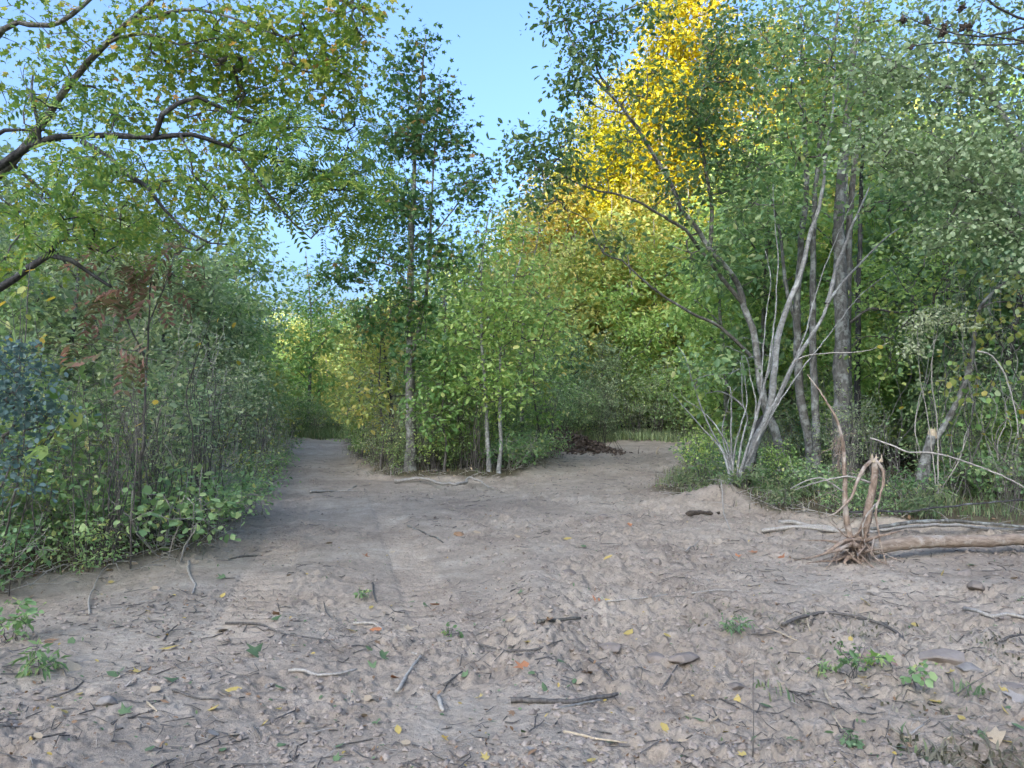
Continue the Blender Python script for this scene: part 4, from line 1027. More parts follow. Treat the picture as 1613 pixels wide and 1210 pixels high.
for px, d in ((795, 17.5), (815, 18.4), (838, 19.5), (858, 21.0)):
    x = (px - CX) / F_PX * d
    put('bramble', x, d, 'leafy bramble ' + zone(x, d) + ' on the slope of the island', 'brambles at the tip of the island', 1.0 + .5 * R.random())
# behind the right path and along its right side
for px, d, k, s in ((930, 31.5, 'sh_dull', 1.2), (965, 32, 'sh_stalk', 1.5), (1000, 31.6, 'sh_stalk', 1.4), (1030, 32, 'sh_dull', 1.3), (1065, 31.5, 'sh_green', 1.2), (985, 33, 'sh_green', 1.6), (1050, 33, 'sh_bright', 1.8), (905, 30, 'sh_green', 1.1), (870, 29, 'sh_deep', 1.3), (850, 27, 'sh_green', 1.3), (945, 30.5, 'sh_dull', .9), (1010, 33.5, 'sh_bright', 1.9), (1080, 32.5, 'sh_bright', 1.7)):
    x = (px - CX) / F_PX * d
    put(k, x, d, LAB[k] + ' ' + by(px, RP), LAB[k] + ', end of the right path', s)
for px, d, k, s in ((470, 34.5, 'sh_green', .8), (500, 34, 'sh_dull', .7), (535, 34.5, 'sh_green', .8), (560, 33, 'sh_bright', .8), (455, 33.5, 'sh_dull', .9), (520, 35, 'sh_deep', .8)):
    x = (px - CX) / F_PX * d
    put(k, x, d, LAB[k] + ' ' + by(px, EP), LAB[k] + ', end of the left path', s)
for px, d, k, s in ((1500, 12.6, 'sh_green', .8), (1540, 13, 'sh_dull', .9), (1585, 12.7, 'sh_bright', .9), (1620, 12.4, 'sh_green', .9), (1560, 11.9, 'bramble', 1.2), (1600, 11.4, 'bramble', 1.2), (1525, 11.8, 'bramble2', 1.3)):
    x = (px - CX) / F_PX * d
    put(k, x, d, LAB[k] + ' behind the vines ' + zone(x, d), LAB[k] + ', behind the vines', s)
# right wood
ss = scatter(52, (3.2, 16), (10.6, 27), lambda x, y: -8 < dd(x, y) < (-.7 if y < 15 else -1.3) and x > 3.2, .8, 504)
mix = ['sh_green', 'sh_bare', 'sh_dull', 'sh_bare', 'sh_deep', 'sh_bright', 'sh_bare', 'sh_dull2']
for i, (x, y) in enumerate(ss):
    k = mix[(i * 3 + i // 8) % 8]
    if 4.6 < x < 9 and y < 12.4: k = 'sh_bare'
    near = .62 if (y < 16 and x < 6.0) or k == 'sh_bare' else 1.0
    put(k, x, y, slab(k, x, y, ''), LAB[k] + ', right hand wood', (.7 + .35 * R.random()) * near)
ss = scatter(40, (2.7, 9.5), (10.0, 22), lambda x, y: -2.2 < dd(x, y) < (-.15 if y < 14 else -.7) and x > 2.6, .42, 505)
for i, (x, y) in enumerate(ss):
    k = ('weed', 'bramble2', 'weed', 'weed', 'bramble')[i % 5]
    put(k, x, y, slab(k, x, y, ''), LAB[k] + ', right edge', .7 + .4 * R.random())

# ------------------------------------------------------------------ single plants at the left
g = np.random.default_rng(120)
b = np.array([-3.95, 5.35, gz(-3.95, 5.35)])
tree('bluish_bush', 'blue green bush with small rounded leaves at the left edge close to the camera', 'bush', b,
     [S([b, b + [.1, 0, .5], b + [.05 + .1 * k, .05 * k, 1.25 + .1 * k]], .012, .004, 'stem', .2) for k in range(5)],
     cat_([pblob(25, 600, 5.3, 60, 60, .3, 50, g), pblob(70, 645, 5.3, 30, 22, .2, 14, g), pblob(0, 560, 5.4, 40, 30, .25, 18, g), pblob(30, 690, 5.3, 40, 50, .25, 22, g), pblob(-40, 640, 5.4, 60, 90, .3, 30, g), pblob(20, 760, 5.2, 40, 30, .2, 10, g)]),
     M['b_twig'], M['blue'], 'round', .034, 14, .09, seed=31, tilt=.9, twig_r=.0015)
g = np.random.default_rng(121)
b = gpt(215, 8.5)
tree('russet_sapling', 'russet leaved sapling with drooping feathered leaves standing out of the left thicket', 'sapling', b,
     [S([b] + pts((222, 700, 7.9), (226, 600, 7.9), (232, 500, 7.9), (240, 420, 7.9)), .022, .006, 'trunk', .55),
      S(pts((228, 560, 7.9), (190, 480, 7.8), (165, 430, 7.8)), .010, .004, 'limb', .3), S(pts((230, 520, 7.9), (265, 440, 7.9), (275, 400, 7.9)), .010, .004, 'limb', .3)],
     cat_([pblob(210, 410, 7.8, 60, 25, .35, 22, g), pblob(280, 400, 7.9, 35, 30, .3, 10, g), pblob(180, 470, 7.7, 50, 25, .3, 14, g), pblob(250, 450, 7.8, 50, 25, .3, 14, g), pblob(130, 540, 7.5, 60, 15, .3, 10, g), pblob(215, 560, 7.7, 25, 20, .3, 6, g)]),
     M['b_brown'], M['sumac'], 'frond', .27, 1.2, .05, seed=32, twig_r=.002, tilt=.3, droop=.6)

def single_leaf(name, mat, kind, V0):
    me = mesh_np(name, LEAF[kind][0] * V0, LEAF[kind][1], mat); return me
LM = {k: single_leaf('leaf', M[k], 'round', 1.0) for k in ('fly', 'spring', 'bramble', 'lime', 'silver')}
def leaves_on(root, base, spots, d, mats, size, g, dj=.1):
    """Single leaves, each an object of its own."""
    for (px, py) in spots:
        o = link('leaf', LM[mats[int(g.integers(len(mats)))]], root)
        p = at(px, py, d + dj * g.normal())
        o.location = p - base
        o.rotation_euler = (g.normal() * .5, .5 + g.normal() * .5, g.random() * 6.28)
        s = size * (.75 + .5 * g.random()); o.scale = (s, s, s)
g = np.random.default_rng(122)
b = gpt(20, 6.7)
rt = tree('broad_leaved_sapling', 'small sapling with a few large yellow green leaves in front of the blue green bush', 'sapling', b,
     [S([b] + pts((45, 760, 5.5), (60, 715, 5.45), (90, 700, 5.4), (108, 690, 5.4)), .006, .002, 'stem', 1.), S(pts((52, 740, 5.5), (85, 680, 5.4), (100, 660, 5.35)), .004, .002, 'stem', 1.),
      S(pts((60, 715, 5.45), (95, 640, 5.4), (88, 612, 5.4)), .004, .002, 'stem', 1.)], [], M['b_twig'], None, seed=33)
leaves_on(rt, b, [(66, 700), (92, 697), (104, 700), (124, 648), (134, 646), (86, 672), (98, 670), (72, 616), (88, 622), (82, 633), (100, 617), (60, 706), (112, 676), (76, 690)], 5.4, ['lime', 'spring', 'lime', 'spring'], .125, g, .03)
# lone yellow and pale leaves hanging on thin stems in the left thicket
for j, (px, d, spots) in enumerate(((300, 8.6, [(296, 554), (313, 578), (311, 543), (328, 608), (375, 568), (290, 632), (354, 544), (316, 540), (345, 500), (371, 508), (404, 598), (330, 530)]),
                                   (210, 7.4, [(246, 630), (258, 625), (270, 634), (222, 668), (155, 665), (132, 700), (216, 690), (196, 640), (236, 660)]),
                                   (30, 6.0, [(10, 475), (38, 460), (42, 452), (88, 468), (65, 532), (75, 528), (15, 540), (56, 425), (42, 495)]))):
    b = gpt(px - (30 if j == 2 else 0), d + (1.0 if j == 2 else .3)); xs = [s_[0] for s_ in spots]; top = min(s_[1] for s_ in spots)
    rt = tree('wiry_sapling', ('wiry sapling with lone yellow leaves near the path end of the left thicket', 'wiry sapling with yellowing leaves in the middle of the left thicket', 'wiry sapling with a few yellow leaves at the far left edge')[j], 'sapling', b,
         [S([b] + pts((px + 5, 700, d), (px - 4, 620, d), (px + 10, (top + 620) / 2, d), (sum(xs) / len(xs), top - 12, d)), .010, .003, 'stem', 1.)] +
         [S(pts((px, 640 - 10 * q, d), ((px + x) / 2, y + 12, d), (x, y - 2, d)), .0035, .0015, 'stem', 1.) for q, (x, y) in enumerate(spots[::2])], [], M['b_twig'], None, seed=40 + j)
    leaves_on(rt, b, spots, d, ['fly', 'fly', 'lime', 'silver'], .075, g)
# vine thicket at the right edge: looping stems with round leaves
for j in range(5):
    px = (1420, 1490, 1540, 1585, 1625)[j]; d = (12.0, 11.6, 11.3, 11.7, 11.3)[j]
    b = gpt(px, d); st = []
    for q in range(7):
        x = px + g.normal() * 22; P = [b + [g.normal() * .12, g.normal() * .1, 0]]
        y = 760.; x1 = x
        for s_ in range(6):
            y -= 45 + 22 * g.random(); x1 += g.normal() * 20 + (8 if j < 3 else -4); P.append(at(x1, y, d + g.normal() * .12))
            if y < 470: break
        if g.random() < .5: P.append(at(x1 + 40 * g.normal(), y + 30 + 40 * g.random(), d + .1))
        st.append(S(P, .005 + .006 * g.random(), .002, 'stem', 1., sides=6, wob=.012))
    rt = tree('tangled_vine', ('leftmost grey vine tangle behind the snapped trunk', 'tangle of grey looping vines right behind the snapped trunk', 'dense grey vine tangle between the snapped trunk and the right edge', 'thin upright vine tangle near the right edge', 'grey vine tangle cut off by the right edge')[j], 'vine', b, st, [], M['b_pale'] if j % 2 else M['b_twig'], None, seed=50 + j)
    sp = [(px + g.normal() * 42, 480 + 220 * g.random()) for _ in range(34)]
    leaves_on(rt, b, sp, d - .6, ['bramble', 'spring', 'lime', 'fly', 'bramble', 'silver', 'spring'], .085, g, .25)
g = np.random.default_rng(123)
b = gpt(1475, 10.9)
tree('pale_tufted_shrub', 'shrub with creamy seed tufts hanging before the vine thicket on the right', 'shrub', b,
     [S([b] + pts((1478, 690, 10.9), (1470, 600, 10.8), (1480, 500, 10.8)), .012, .004, 'stem', .4), S([b] + pts((1465, 680, 10.9), (1450, 590, 10.8), (1445, 520, 10.7)), .010, .004, 'stem', .4)],
     cat_([pblob(1455, 510, 10.7, 32, 22, .25, 26, g), pblob(1495, 495, 10.7, 28, 16, .2, 18, g), pblob(1440, 545, 10.7, 22, 18, .2, 12, g), pblob(1520, 515, 10.7, 18, 14, .2, 8, g)]),
     M['b_pale'], M['cream'], 'oval', .045, 16, .075, seed=34, twig_r=.0018, tilt=1.2)

# ------------------------------------------------------------------ grass
def build_grass(name, label, xr, yr, cond, n, h, mat, seed):
    g = np.random.default_rng(seed)
    x = xr[0] + (xr[1] - xr[0]) * g.random(n); y = yr[0] + (yr[1] - yr[0]) * g.random(n)
    k = cond(x, y, g); x, y = x[k], y[k]; n = len(x)
    z = ground_h(x, y) - .01
    a = g.random(n) * 6.28; hh = h * (.45 + .9 * g.random(n)); w = (.004 + .005 * g.random(n)) * (2.2 if seed in (608, 609) else 1)
    l = hh * (.2 + (2.6 if 'dead' in name or seed == 606 else .9) * g.random(n)); ca, sa = np.cos(a), np.sin(a)
    P0 = np.stack([x, y, z], 1)
    S_ = np.stack([-sa * w, ca * w, 0 * w], 1)
    M1 = P0 + np.stack([ca * l * .3, sa * l * .3, hh * .65], 1)
    P2 = P0 + np.stack([ca * l, sa * l, hh * .95], 1)
    V = np.stack([P0 - S_, P0 + S_, M1 + S_ * .8, M1 - S_ * .8, P2], 1).reshape(-1, 3)
    o = np.arange(n)[:, None] * 5
    ob = link(name, mesh_np(name, V, [o + [[0, 1, 2, 3]], o + [[3, 2, 4]]], mat), None, 'stuff')
    tag(ob, label, 'grass')
def fade(x, y, g, lo, hi, d0=-.1):
    d = dirt(x, y) + .5 * fbm(x, y, .8, 3, 91)
    return (d < d0) & (d > -4) & (fbm(x, y, 1.3, 2, 92) + g.random(len(x)) * .8 > .15) & (np.abs(x) < .74 * y + .5)
build_grass('grass', 'green grass and seedlings fringing the right side of the dirt', (2.4, 11), (9.8, 26), lambda x, y, g: fade(x, y, g, 0, 0), 26000, .16, M['grass'], 601)
build_grass('grass', 'grass growing under the thicket along the left path', (-14, -3), (5.5, 33), lambda x, y, g: fade(x, y, g, 0, 0), 20000, .17, M['grass'], 602)
build_grass('grass', 'thin grass on the island between the paths', (-6, 4), (16.5, 33), lambda x, y, g: fade(x, y, g, 0, 0), 5000, .16, M['grass'], 603)
build_grass('dry_grass', 'dry straw coloured grass lying along the edges of the dirt', (-10, 12), (5.2, 28), lambda x, y, g: (np.abs(dirt(x, y) + .4 * fbm(x, y, .7, 3, 93) + .35) < .55) & (np.abs(x) < .74 * y + .5) & (g.random(len(x)) < .7), 30000, .16, M['straw'], 604)
build_grass('dead_grass', 'torn grey green dead grass heaped in the hollow at the lower right', (1.6, 2.9), (3.2, 4.2), lambda x, y, g: gauss(x, y, 2.2, 3.66, .40, .22) + .35 * fbm(x, y, .25, 3, 94) > .40 + .6 * g.random(len(x)), 3600, .06, M['straw'], 605)
build_grass('dry_grass', 'thin scraps of dry grass on the dirt round the hollow at the lower right', (.9, 3.4), (3.2, 6.5), lambda x, y, g: fbm(x, y, .5, 3, 95) + .12 * (x - 1.5) > .15 + .9 * g.random(len(x)), 5000, .035, M['straw'], 606)
build_grass('green_grass', 'scraps of green grass beside the hollow at the lower right', (1.4, 2.9), (3.5, 4.6), lambda x, y, g: fbm(x, y, .3, 3, 96) > .25 + .4 * g.random(len(x)), 1800, .06, M['grass'], 607)
build_grass('tall_grass', 'tall olive grass and weeds closing off the end of the right path', (2.0, 11), (30.2, 33.5), lambda x, y, g: dirt(x, y) < .3 + .5 * fbm(x, y, .8, 3, 97), 6000, .34, M['dusty'], 608)
build_grass('tall_grass', 'tall grass and weeds closing off the end of the left path', (-13, -5), (32.8, 36), lambda x, y, g: dirt(x, y) < .2 + .5 * fbm(x, y, .8, 3, 98), 6000, .4, M['grass'], 609)
# ------------------------------------------------------------------ uprooted sapling
def gz2(x, y): return float(ground_h(x, y) + ground_detail(x, y))
g = np.random.default_rng(130)
b = gpt(1350, 8.0)
def part(root, name, P, r0, r1, mat, sides=8, bumpy=.15, pw=1., sp=.06, wob=.004, cap0=True):
    mb = MB(); P = wander(spline(P, sp), wob, g)
    n = len(P); r = r0 + (r1 - r0) * np.linspace(0, 1, n) ** pw
    mb.add(*tube(P, r, sides, bumpy, cap0=cap0))
    return link(name, mb.mesh(name, mat, True, np.array(root.location)), root)
rt = thing('uprooted_sapling', 'uprooted sapling lying at the right with its torn root ball and roots in the air', 'uprooted tree', b)
part(rt, 'trunk', pts((1362, 866, 8.0), (1385, 862, 8.0), (1430, 854, 8.02), (1480, 851, 8.05), (1530, 850, 8.1), (1580, 849, 8.15), (1640, 846, 8.2), (1800, 838, 8.35)), .070, .055, M['b_log'], 12, .08, sp=.05)
part(rt, 'stem', pts((1358, 870, 7.98), (1364, 830, 7.97), (1372, 790, 7.95), (1377, 760, 7.95), (1378, 735, 7.95), (1377, 722, 7.95)), .048, .03, M['b_root'], 10, .25)
part(rt, 'root', pts((1347, 868, 7.95), (1340, 842, 7.95), (1332, 800, 7.96), (1328, 745, 7.97), (1323, 695, 7.98), (1312, 655, 8.0), (1295, 622, 8.0), (1272, 590, 8.02)), .036, .006, M['b_root'], 8, .15)
part(rt, 'root', pts((1374, 726, 7.95), (1362, 736, 7.93), (1352, 755, 7.9), (1340, 785, 7.88), (1315, 808, 7.85), (1300, 815, 7.83)), .022, .007, M['b_root'], 7, .15)
part(rt, 'root', pts((1380, 726, 7.93), (1392, 742, 7.9), (1393, 755, 7.88), (1386, 785, 7.86), (1380, 810, 7.84), (1388, 860, 7.8), (1400, 900, 7.75)), .018, .005, M['b_root'], 7, .15)
part(rt, 'root', pts((1350, 860, 7.9), (1358, 880, 7.85), (1372, 895, 7.8), (1400, 915, 7.7), (1430, 926, 7.6), (1480, 935, 7.5), (1540, 935, 7.5), (1613, 932, 7.5)), .022, .006, M['b_log'], 8, .1)
part(rt, 'root', pts((1356, 862, 7.9), (1340, 858, 7.8), (1318, 868, 7.7), (1300, 872, 7.65)), .034, .010, M['b_root'], 8, .3)
part(rt, 'root', pts((1352, 855, 7.9), (1335, 850, 7.82), (1312, 862, 7.75), (1290, 875, 7.7), (1262, 880, 7.65)), .026, .004, M['b_root'], 7, .25)
part(rt, 'root', pts((1345, 872, 7.9), (1330, 885, 7.8), (1338, 900, 7.75), (1344, 915, 7.7)), .03, .006, M['b_root'], 7, .3)
part(rt, 'root', pts((1352, 875, 7.9), (1355, 890, 7.85), (1358, 905, 7.8)), .028, .006, M['b_root'], 7, .3)
part(rt, 'root', pts((1330, 775, 7.95), (1290, 752, 7.9), (1245, 770, 7.85)), .011, .004, M['b_pale'], 6, .1)
part(rt, 'root', pts((1372, 762, 7.95), (1340, 752, 7.92), (1300, 758, 7.9), (1252, 772, 7.88)), .012, .004, M['b_pale'], 6, .1)
part(rt, 'root', pts((1378, 793, 7.94), (1362, 815, 7.9), (1360, 845, 7.88), (1370, 875, 7.85)), .012, .004, M['b_pale'], 6, .1)
for k in range(22):
    a_ = at(1350 + g.normal() * 8, 864 + g.normal() * 8, 7.95); v = unit(g.normal(size=3) * [1, .8, .8] + [-.9, -.5, -.1]); L = .2 + .45 * g.random()
    m1 = a_ + v * L * .5 + g.normal(size=3) * .05; e_ = a_ + v * L + g.normal(size=3) * .08 - [0, 0, .03]
    m1[2] = max(m1[2], .06); e_[2] = max(e_[2], .03)
    part(rt, 'root', [a_, m1, e_], .012 + .014 * g.random(), .003, M['b_root'], 6, .3)
mb = MB()
for k in range(46):                                       # hair roots
    a_ = at(1345 + g.normal() * 14, 868 + g.normal() * 10, 7.9 + .08 * g.normal())
    v = g.normal(size=3); v[2] = -abs(v[2]) * 1.0 + .5 * g.normal(); v[0] -= .5; v = unit(v); L = .12 + .3 * g.random()
    mb.add(*tube(spline([a_, a_ + v * L * .5 + g.normal(size=3) * .03, a_ + v * L + [0, 0, -.06]], .05), [.005, .002][0] * (.5 + g.random()), 4))
for k in range(24):
    a_ = at(1330 + g.normal() * 8, 790 + g.normal() * 40, 7.95); v = unit(g.normal(size=3) + [0, 0, -.6]); L = .1 + .25 * g.random()
    mb.add(*tube(spline([a_, a_ + v * L * .5 + g.normal(size=3) * .03, a_ + v * L], .05), .003, 4))
link('hair_roots', mb.mesh('hair_roots', M['b_root'], False, b), rt, 'stuff')
mb = MB()
for k in range(30):                                       # soil and broken wood held between the roots
    c = at(1350 + g.normal() * 15, 862 + g.normal() * 11, 7.95 + .09 * g.normal()); s_ = .012 + .022 * g.random()
    v = unit(g.normal(size=3)); mb.add(*tube(np.array([c - v * s_, c, c + v * s_]), [s_ * .5, s_, s_ * .4], 6, .5, cap0=True))
link('root_ball', mb.mesh('root_ball', M['b_root'], False, b), rt)
mb = MB()
for k in range(12):
    a_ = at(1377 + g.normal() * 5, 728, 7.95 + .03 * g.normal()); e = a_ + [g.normal() * .03, g.normal() * .02, .03 + .06 * g.random()]
    mb.add(*tube(np.array([a_, e]), [.014, .003], 4))
link('splinters', mb.mesh('splinters', M['wood'], False, b), rt)
mb = MB()
for k in range(40):
    a_ = at(1324 + g.normal() * 3, 700 + g.normal() * 14, 7.97); e = a_ + [-.06 * abs(g.normal()), .03 * g.normal(), -.05 - .06 * g.random()]
    mb.add(*tube(spline([a_, (a_ + e) / 2 + [0, 0, .02], e], .04), .003, 4))
link('torn_bark', mb.mesh('torn_bark', M['b_root'], False, b), rt, 'stuff')

# ------------------------------------------------------------------ poles, branches and sticks on the ground
def stick(name, label, pix, r0, r1, mat, lift=0.0, cat='stick', group=None, sides=7, bumpy=.2, air=None, forks=()):
    def path(pix, lift):
        P = []
        for i, q in enumerate(pix):
            if len(q) == 3: P.append(at(*q))
            else:
                p = gp(*q); p[2] = gz2(p[0], p[1]); P.append(p + [0, 0, lift])
        return P
    P = spline(path(pix, 0), .05)
    if air is None:
        gzv = np.array([gz2(p[0], p[1]) for p in P])
        k = max(3, len(P) // 4)
        env = np.array([gzv[max(0, i - 2):i + 3].max() for i in range(len(P))])
        P[:, 2] = np.array([env[max(0, i - 3):i + 4].mean() for i in range(len(P))]) + r0 * .55 + lift
    c = P.mean(0)
    P = wander(P, r0 * .25, g)
    mb = MB(); mb.add(*tube(P, np.linspace(r0, r1, len(P)), sides, bumpy, cap0=True))
    for (i, dx, dy, L) in forks:
        a_ = P[int(len(P) * i)]; e = a_ + np.array([dx, dy, .02]) * L
        mb.add(*tube(spline([a_, (a_ + e) / 2 + [0, 0, .02], e], .05), np.linspace(r0 * .5, r1 * .5, len(spline([a_, (a_ + e) / 2, e], .05))), 5)) if False else mb.add(*tube(np.array([a_, (a_ + e) / 2 + [0, 0, .012], e]), [r0 * .55, r0 * .4, r1 * .5], 5))
    return tag(link(name, mb.mesh(name, mat, True, c), None, None, c), label, cat, group)

stick('fallen_pole', 'long pale pole lying behind the uprooted sapling from the dirt to the right edge', [(1200, 836, 9.85), (1260, 833, 9.8), (1330, 836, 9.75), (1400, 830, 9.7), (1480, 826, 9.65), (1560, 830, 9.6), (1680, 836, 9.5)], .026, .018, M['b_pale'], air=1, cat='pole')
stick('fallen_pole', 'blotchy grey pole lying across the long pale pole near the right edge', [(1372, 832, 9.5), (1440, 824, 9.5), (1500, 820, 9.5), (1560, 824, 9.5), (1660, 832, 9.5)], .024, .018, M['b_mott'], air=1, cat='pole')
stick('fallen_branch', 'short thick grey branch butting against the root ball from the left', [(1228, 822), (1262, 829), (1300, 834), (1336, 838)], .030, .022, M['b_pale'], cat='branch')
stick('fallen_branch', 'thin dark branch held just off the ground behind the uprooted trunk', [(1335, 806, 9.3), (1390, 806, 9.3), (1440, 807, 9.3), (1500, 799, 9.3), (1560, 792, 9.3), (1640, 786, 9.3)], .014, .010, M['b_dark'], air=1, cat='branch')
stick('long_vine', 'long pale vine sagging across the thicket from the twin trunk to the right edge', [(1370, 690, 10.4), (1400, 700, 10.3), (1432, 712, 10.2), (1470, 714, 10.1), (1520, 727, 10.0), (1570, 746, 9.9), (1613, 768, 9.8), (1680, 800, 9.7)], .012, .009, M['b_pale'], air=1, cat='vine')
stick('long_vine', 'thin green grey stem curving across behind the leaning pale stems on the right', [(1250, 570, 12.1), (1270, 562, 12.1), (1305, 558, 12.0), (1340, 557, 11.9), (1370, 552, 11.8), (1400, 540, 11.7)], .012, .006, M['b_pale'], air=1, cat='vine')
stick('long_vine', 'bare stem curving down through the leaves near the right edge', [(1540, 553, 9.6), (1562, 560, 9.6), (1585, 595, 9.6), (1597, 640, 9.6), (1604, 690, 9.6)], .011, .006, M['b_pale'], air=1, cat='vine')
stick('rotten_log', 'short dark rotten log half buried in the dirt mound', [(1084, 815), (1100, 814), (1134, 811)], .04, .022, M['b_rot'], cat='log', bumpy=.5, lift=-.02)
stick('fallen_branch', 'long pale forked branch lying along the front of the island', [(622, 762), (660, 761), (715, 759), (740, 763), (758, 769), (778, 774)], .034, .016, M['b_pale'], cat='branch', lift=.03)
stick('stick', 'pale forked stick lying across the left path before the island', [(488, 777), (520, 775), (545, 772), (562, 766)], .024, .012, M['b_pale'], forks=((.5, .9, -.25, .5),))
ST = [
    ([(141, 968), (140, 945), (155, 916), (184, 897), (214, 893)], .009, .005, 'b_pale', 'pale stick bent into an arc beside the left thicket'),
    ([(297, 888), (299, 905), (306, 920), (303, 936)], .014, .010, 'b_pale', 'crooked thick pale root stub pointing at the camera left of the track marks'),
    ([(355, 986), (410, 986), (440, 998), (470, 1004), (520, 1013)], .010, .004, 'b_twig', 'long thin brown stick between the tan leaf and the orange leaf on the left'),
    ([(455, 1057), (480, 1060), (500, 1068), (525, 1067), (562, 1061)], .011, .006, 'b_pale', 'wavy pale stick lying level in the left foreground'),
    ([(625, 1091), (645, 1062), (662, 1040), (648, 1035)], .012, .007, 'b_pale', 'hooked pale stick in the middle foreground'),
    ([(557, 984), (585, 983), (602, 989), (600, 996)], .011, .006, 'b_pale', 'short bowed pale stick above the orange leaves in the middle'),
    ([(586, 921), (589, 936), (593, 951)], .011, .008, 'b_twig', 'short dark stick standing on end in the middle of the dirt'),
    ([(510, 946), (515, 966), (528, 982)], .006, .004, 'b_twig', 'thin curved twig left of the short standing stick'),
    ([(642, 829), (668, 839), (698, 855)], .013, .008, 'b_brown', 'dark straight stick in the middle distance'),
    ([(272, 1091), (305, 1101), (346, 1107)], .008, .004, 'b_twig', 'straight thin stick at the left foreground'),
    ([(231, 1109), (247, 1124)], .006, .004, 'wood', 'small pale sliver of wood in the left foreground'),
    ([(689, 1105), (698, 1122)], .014, .012, 'b_pale', 'stubby pale piece of branch in the centre foreground'),
    ([(330, 771), (360, 779), (397, 782)], .014, .006, 'b_pale', 'pale twig sticking out of the left thicket over the path'),
    ([(806, 1111), (866, 1106), (911, 1107), (973, 1098)], .016, .010, 'b_twig', 'longest stick lying level right of centre in the foreground'),
    ([(876, 1116), (910, 1112), (946, 1110)], .007, .005, 'b_grey', 'pale grey twig just below the longest foreground stick'),
    ([(888, 1151), (936, 1167), (988, 1178)], .007, .004, 'wood', 'thin bleached stick slanting down in the lower centre'),
    ([(928, 1040), (948, 1060), (967, 1081)], .009, .005, 'b_twig', 'thin brown stick slanting down above the longest foreground stick'),
    ([(848, 976), (880, 974), (914, 978)], .016, .010, 'b_brown', 'thick dark stick half sunk in the soil right of centre'),
    ([(1233, 985), (1286, 973), (1306, 970), (1356, 973), (1388, 978), (1416, 990), (1424, 1003)], .014, .010, 'b_twig', 'long bowed dark stick in front of the uprooted sapling'),
    ([(1267, 962), (1272, 977), (1276, 993)], .008, .006, 'wood', 'bleached twig lying across the long bowed dark stick'),
    ([(1521, 969), (1540, 973), (1558, 978), (1586, 973), (1625, 973)], .016, .012, 'b_pale', 'thick pale stick bent at an angle at the right edge'),
    ([(1081, 871), (1092, 858), (1101, 852)], .009, .005, 'b_pale', 'small pale twig left of the uprooted sapling'),
    ([(1556, 1081), (1580, 1092), (1607, 1106)], .008, .005, 'wood', 'pale splinter beside the tan leaf at the right edge'),
    ([(806, 1028), (845, 1020), (886, 1010)], .008, .004, 'b_twig', 'thin stick slanting up right of centre'),
    ([(1041, 1082), (1056, 1064), (1067, 1050)], .008, .004, 'b_twig', 'thin twig behind the seedlings right of centre'),
    ([(1206, 995), (1235, 1008), (1259, 1020)], .006, .004, 'wood', 'bleached straw right of the dark weed clump'),
    ([(1299, 1088), (1309, 1111)], .008, .005, 'wood', 'pale splinter left of the seedlings'),
    ([(1310, 1128), (1318, 1140), (1328, 1152)], .006, .004, 'wood', 'pale crossed straw left of the hollow'),
    ([(1402, 1140), (1420, 1158), (1435, 1163)], .007, .005, 'wood', 'pale stick pointing into the hollow of dead grass'),
    ([(1430, 1157), (1444, 1147), (1455, 1140)], .007, .005, 'b_pale', 'short pale stick above the hollow of dead grass'),
    ([(1488, 1178), (1502, 1181), (1535, 1178)], .007, .005, 'wood', 'bleached stick lying across the hollow of dead grass'),
    ([(1576, 1018), (1595, 1010), (1620, 1003)], .010, .006, 'b_twig', 'dark twig at the right edge above the broad flat stone'),
    ([(360, 881), (385, 877), (412, 876)], .012, .007, 'b_brown', 'dark twig on the track marks of the left path'),
    ([(258, 1010), (266, 998), (280, 988)], .008, .004, 'b_twig', 'small bent twig left of the tan leaf'),
    ([(745, 1013), (790, 1019), (812, 1017)], .008, .005, 'b_twig', 'thin level stick just right of the middle of the dirt'),
    ([(1090, 935), (1130, 928), (1180, 931)], .008, .004, 'b_pale', 'thin straight stick before the uprooted sapling'),
    ([(700, 1085), (720, 1068), (728, 1062)], .007, .004, 'b_twig', 'short thin twig right of the hooked pale stick'),
    ([(75, 1098), (110, 1088), (132, 1072)], .007, .004, 'b_twig', 'thin twig near the lower left edge'),
    ([(955, 955), (1010, 950), (1052, 938)], .008, .005, 'b_pale', 'straw coloured stick right of the rust star leaf'),
    ([(60, 800), (30, 770), (5, 745)], .007, .004, 'b_pale', 'pale cane leaning in the brambles at the left edge'),
    ([(190, 832), (205, 850), (206, 878)], .006, .004, 'b_pale', 'pale bent cane in front of the brambles on the left'),
    ([(1120, 785), (1135, 790), (1150, 797)], .012, .006, 'b_pale', 'pale stub of root beside the foot of the grey clump'),
]
for pix, r0, r1, mt, lab in ST: stick('stick', lab, pix, r0, r1, M[mt], sides=6)
a_ = gp(1186, 1192)
stick('dry_stalk', 'thin dry weed stalk standing upright in the right foreground', [(1186, 1192, a_[1]), (1187, 1130, a_[1]), (1186, 1080, a_[1] + .02), (1189, 1042, a_[1] + .02)], .003, .0015, M['b_twig'], air=1, cat='weed stalk', sides=5)
a_ = gp(1500, 1098)
stick('dry_stalk', 'dry weed stalk leaning right below the broad flat stone', [(1500, 1098, a_[1]), (1530, 1078, a_[1] + .02), (1572, 1054, a_[1] + .05)], .004, .002, M['b_twig'], air=1, cat='weed stalk', sides=5)
a_ = gp(1045, 716); 
stick('bent_cane', 'pale bent cane standing in the right path', [(1040, 724, a_[1]), (1036, 716, a_[1]), (1035, 710, a_[1]), (1038, 704, a_[1])], .03, .02, M['wood'], air=1, cat='cane', sides=5)

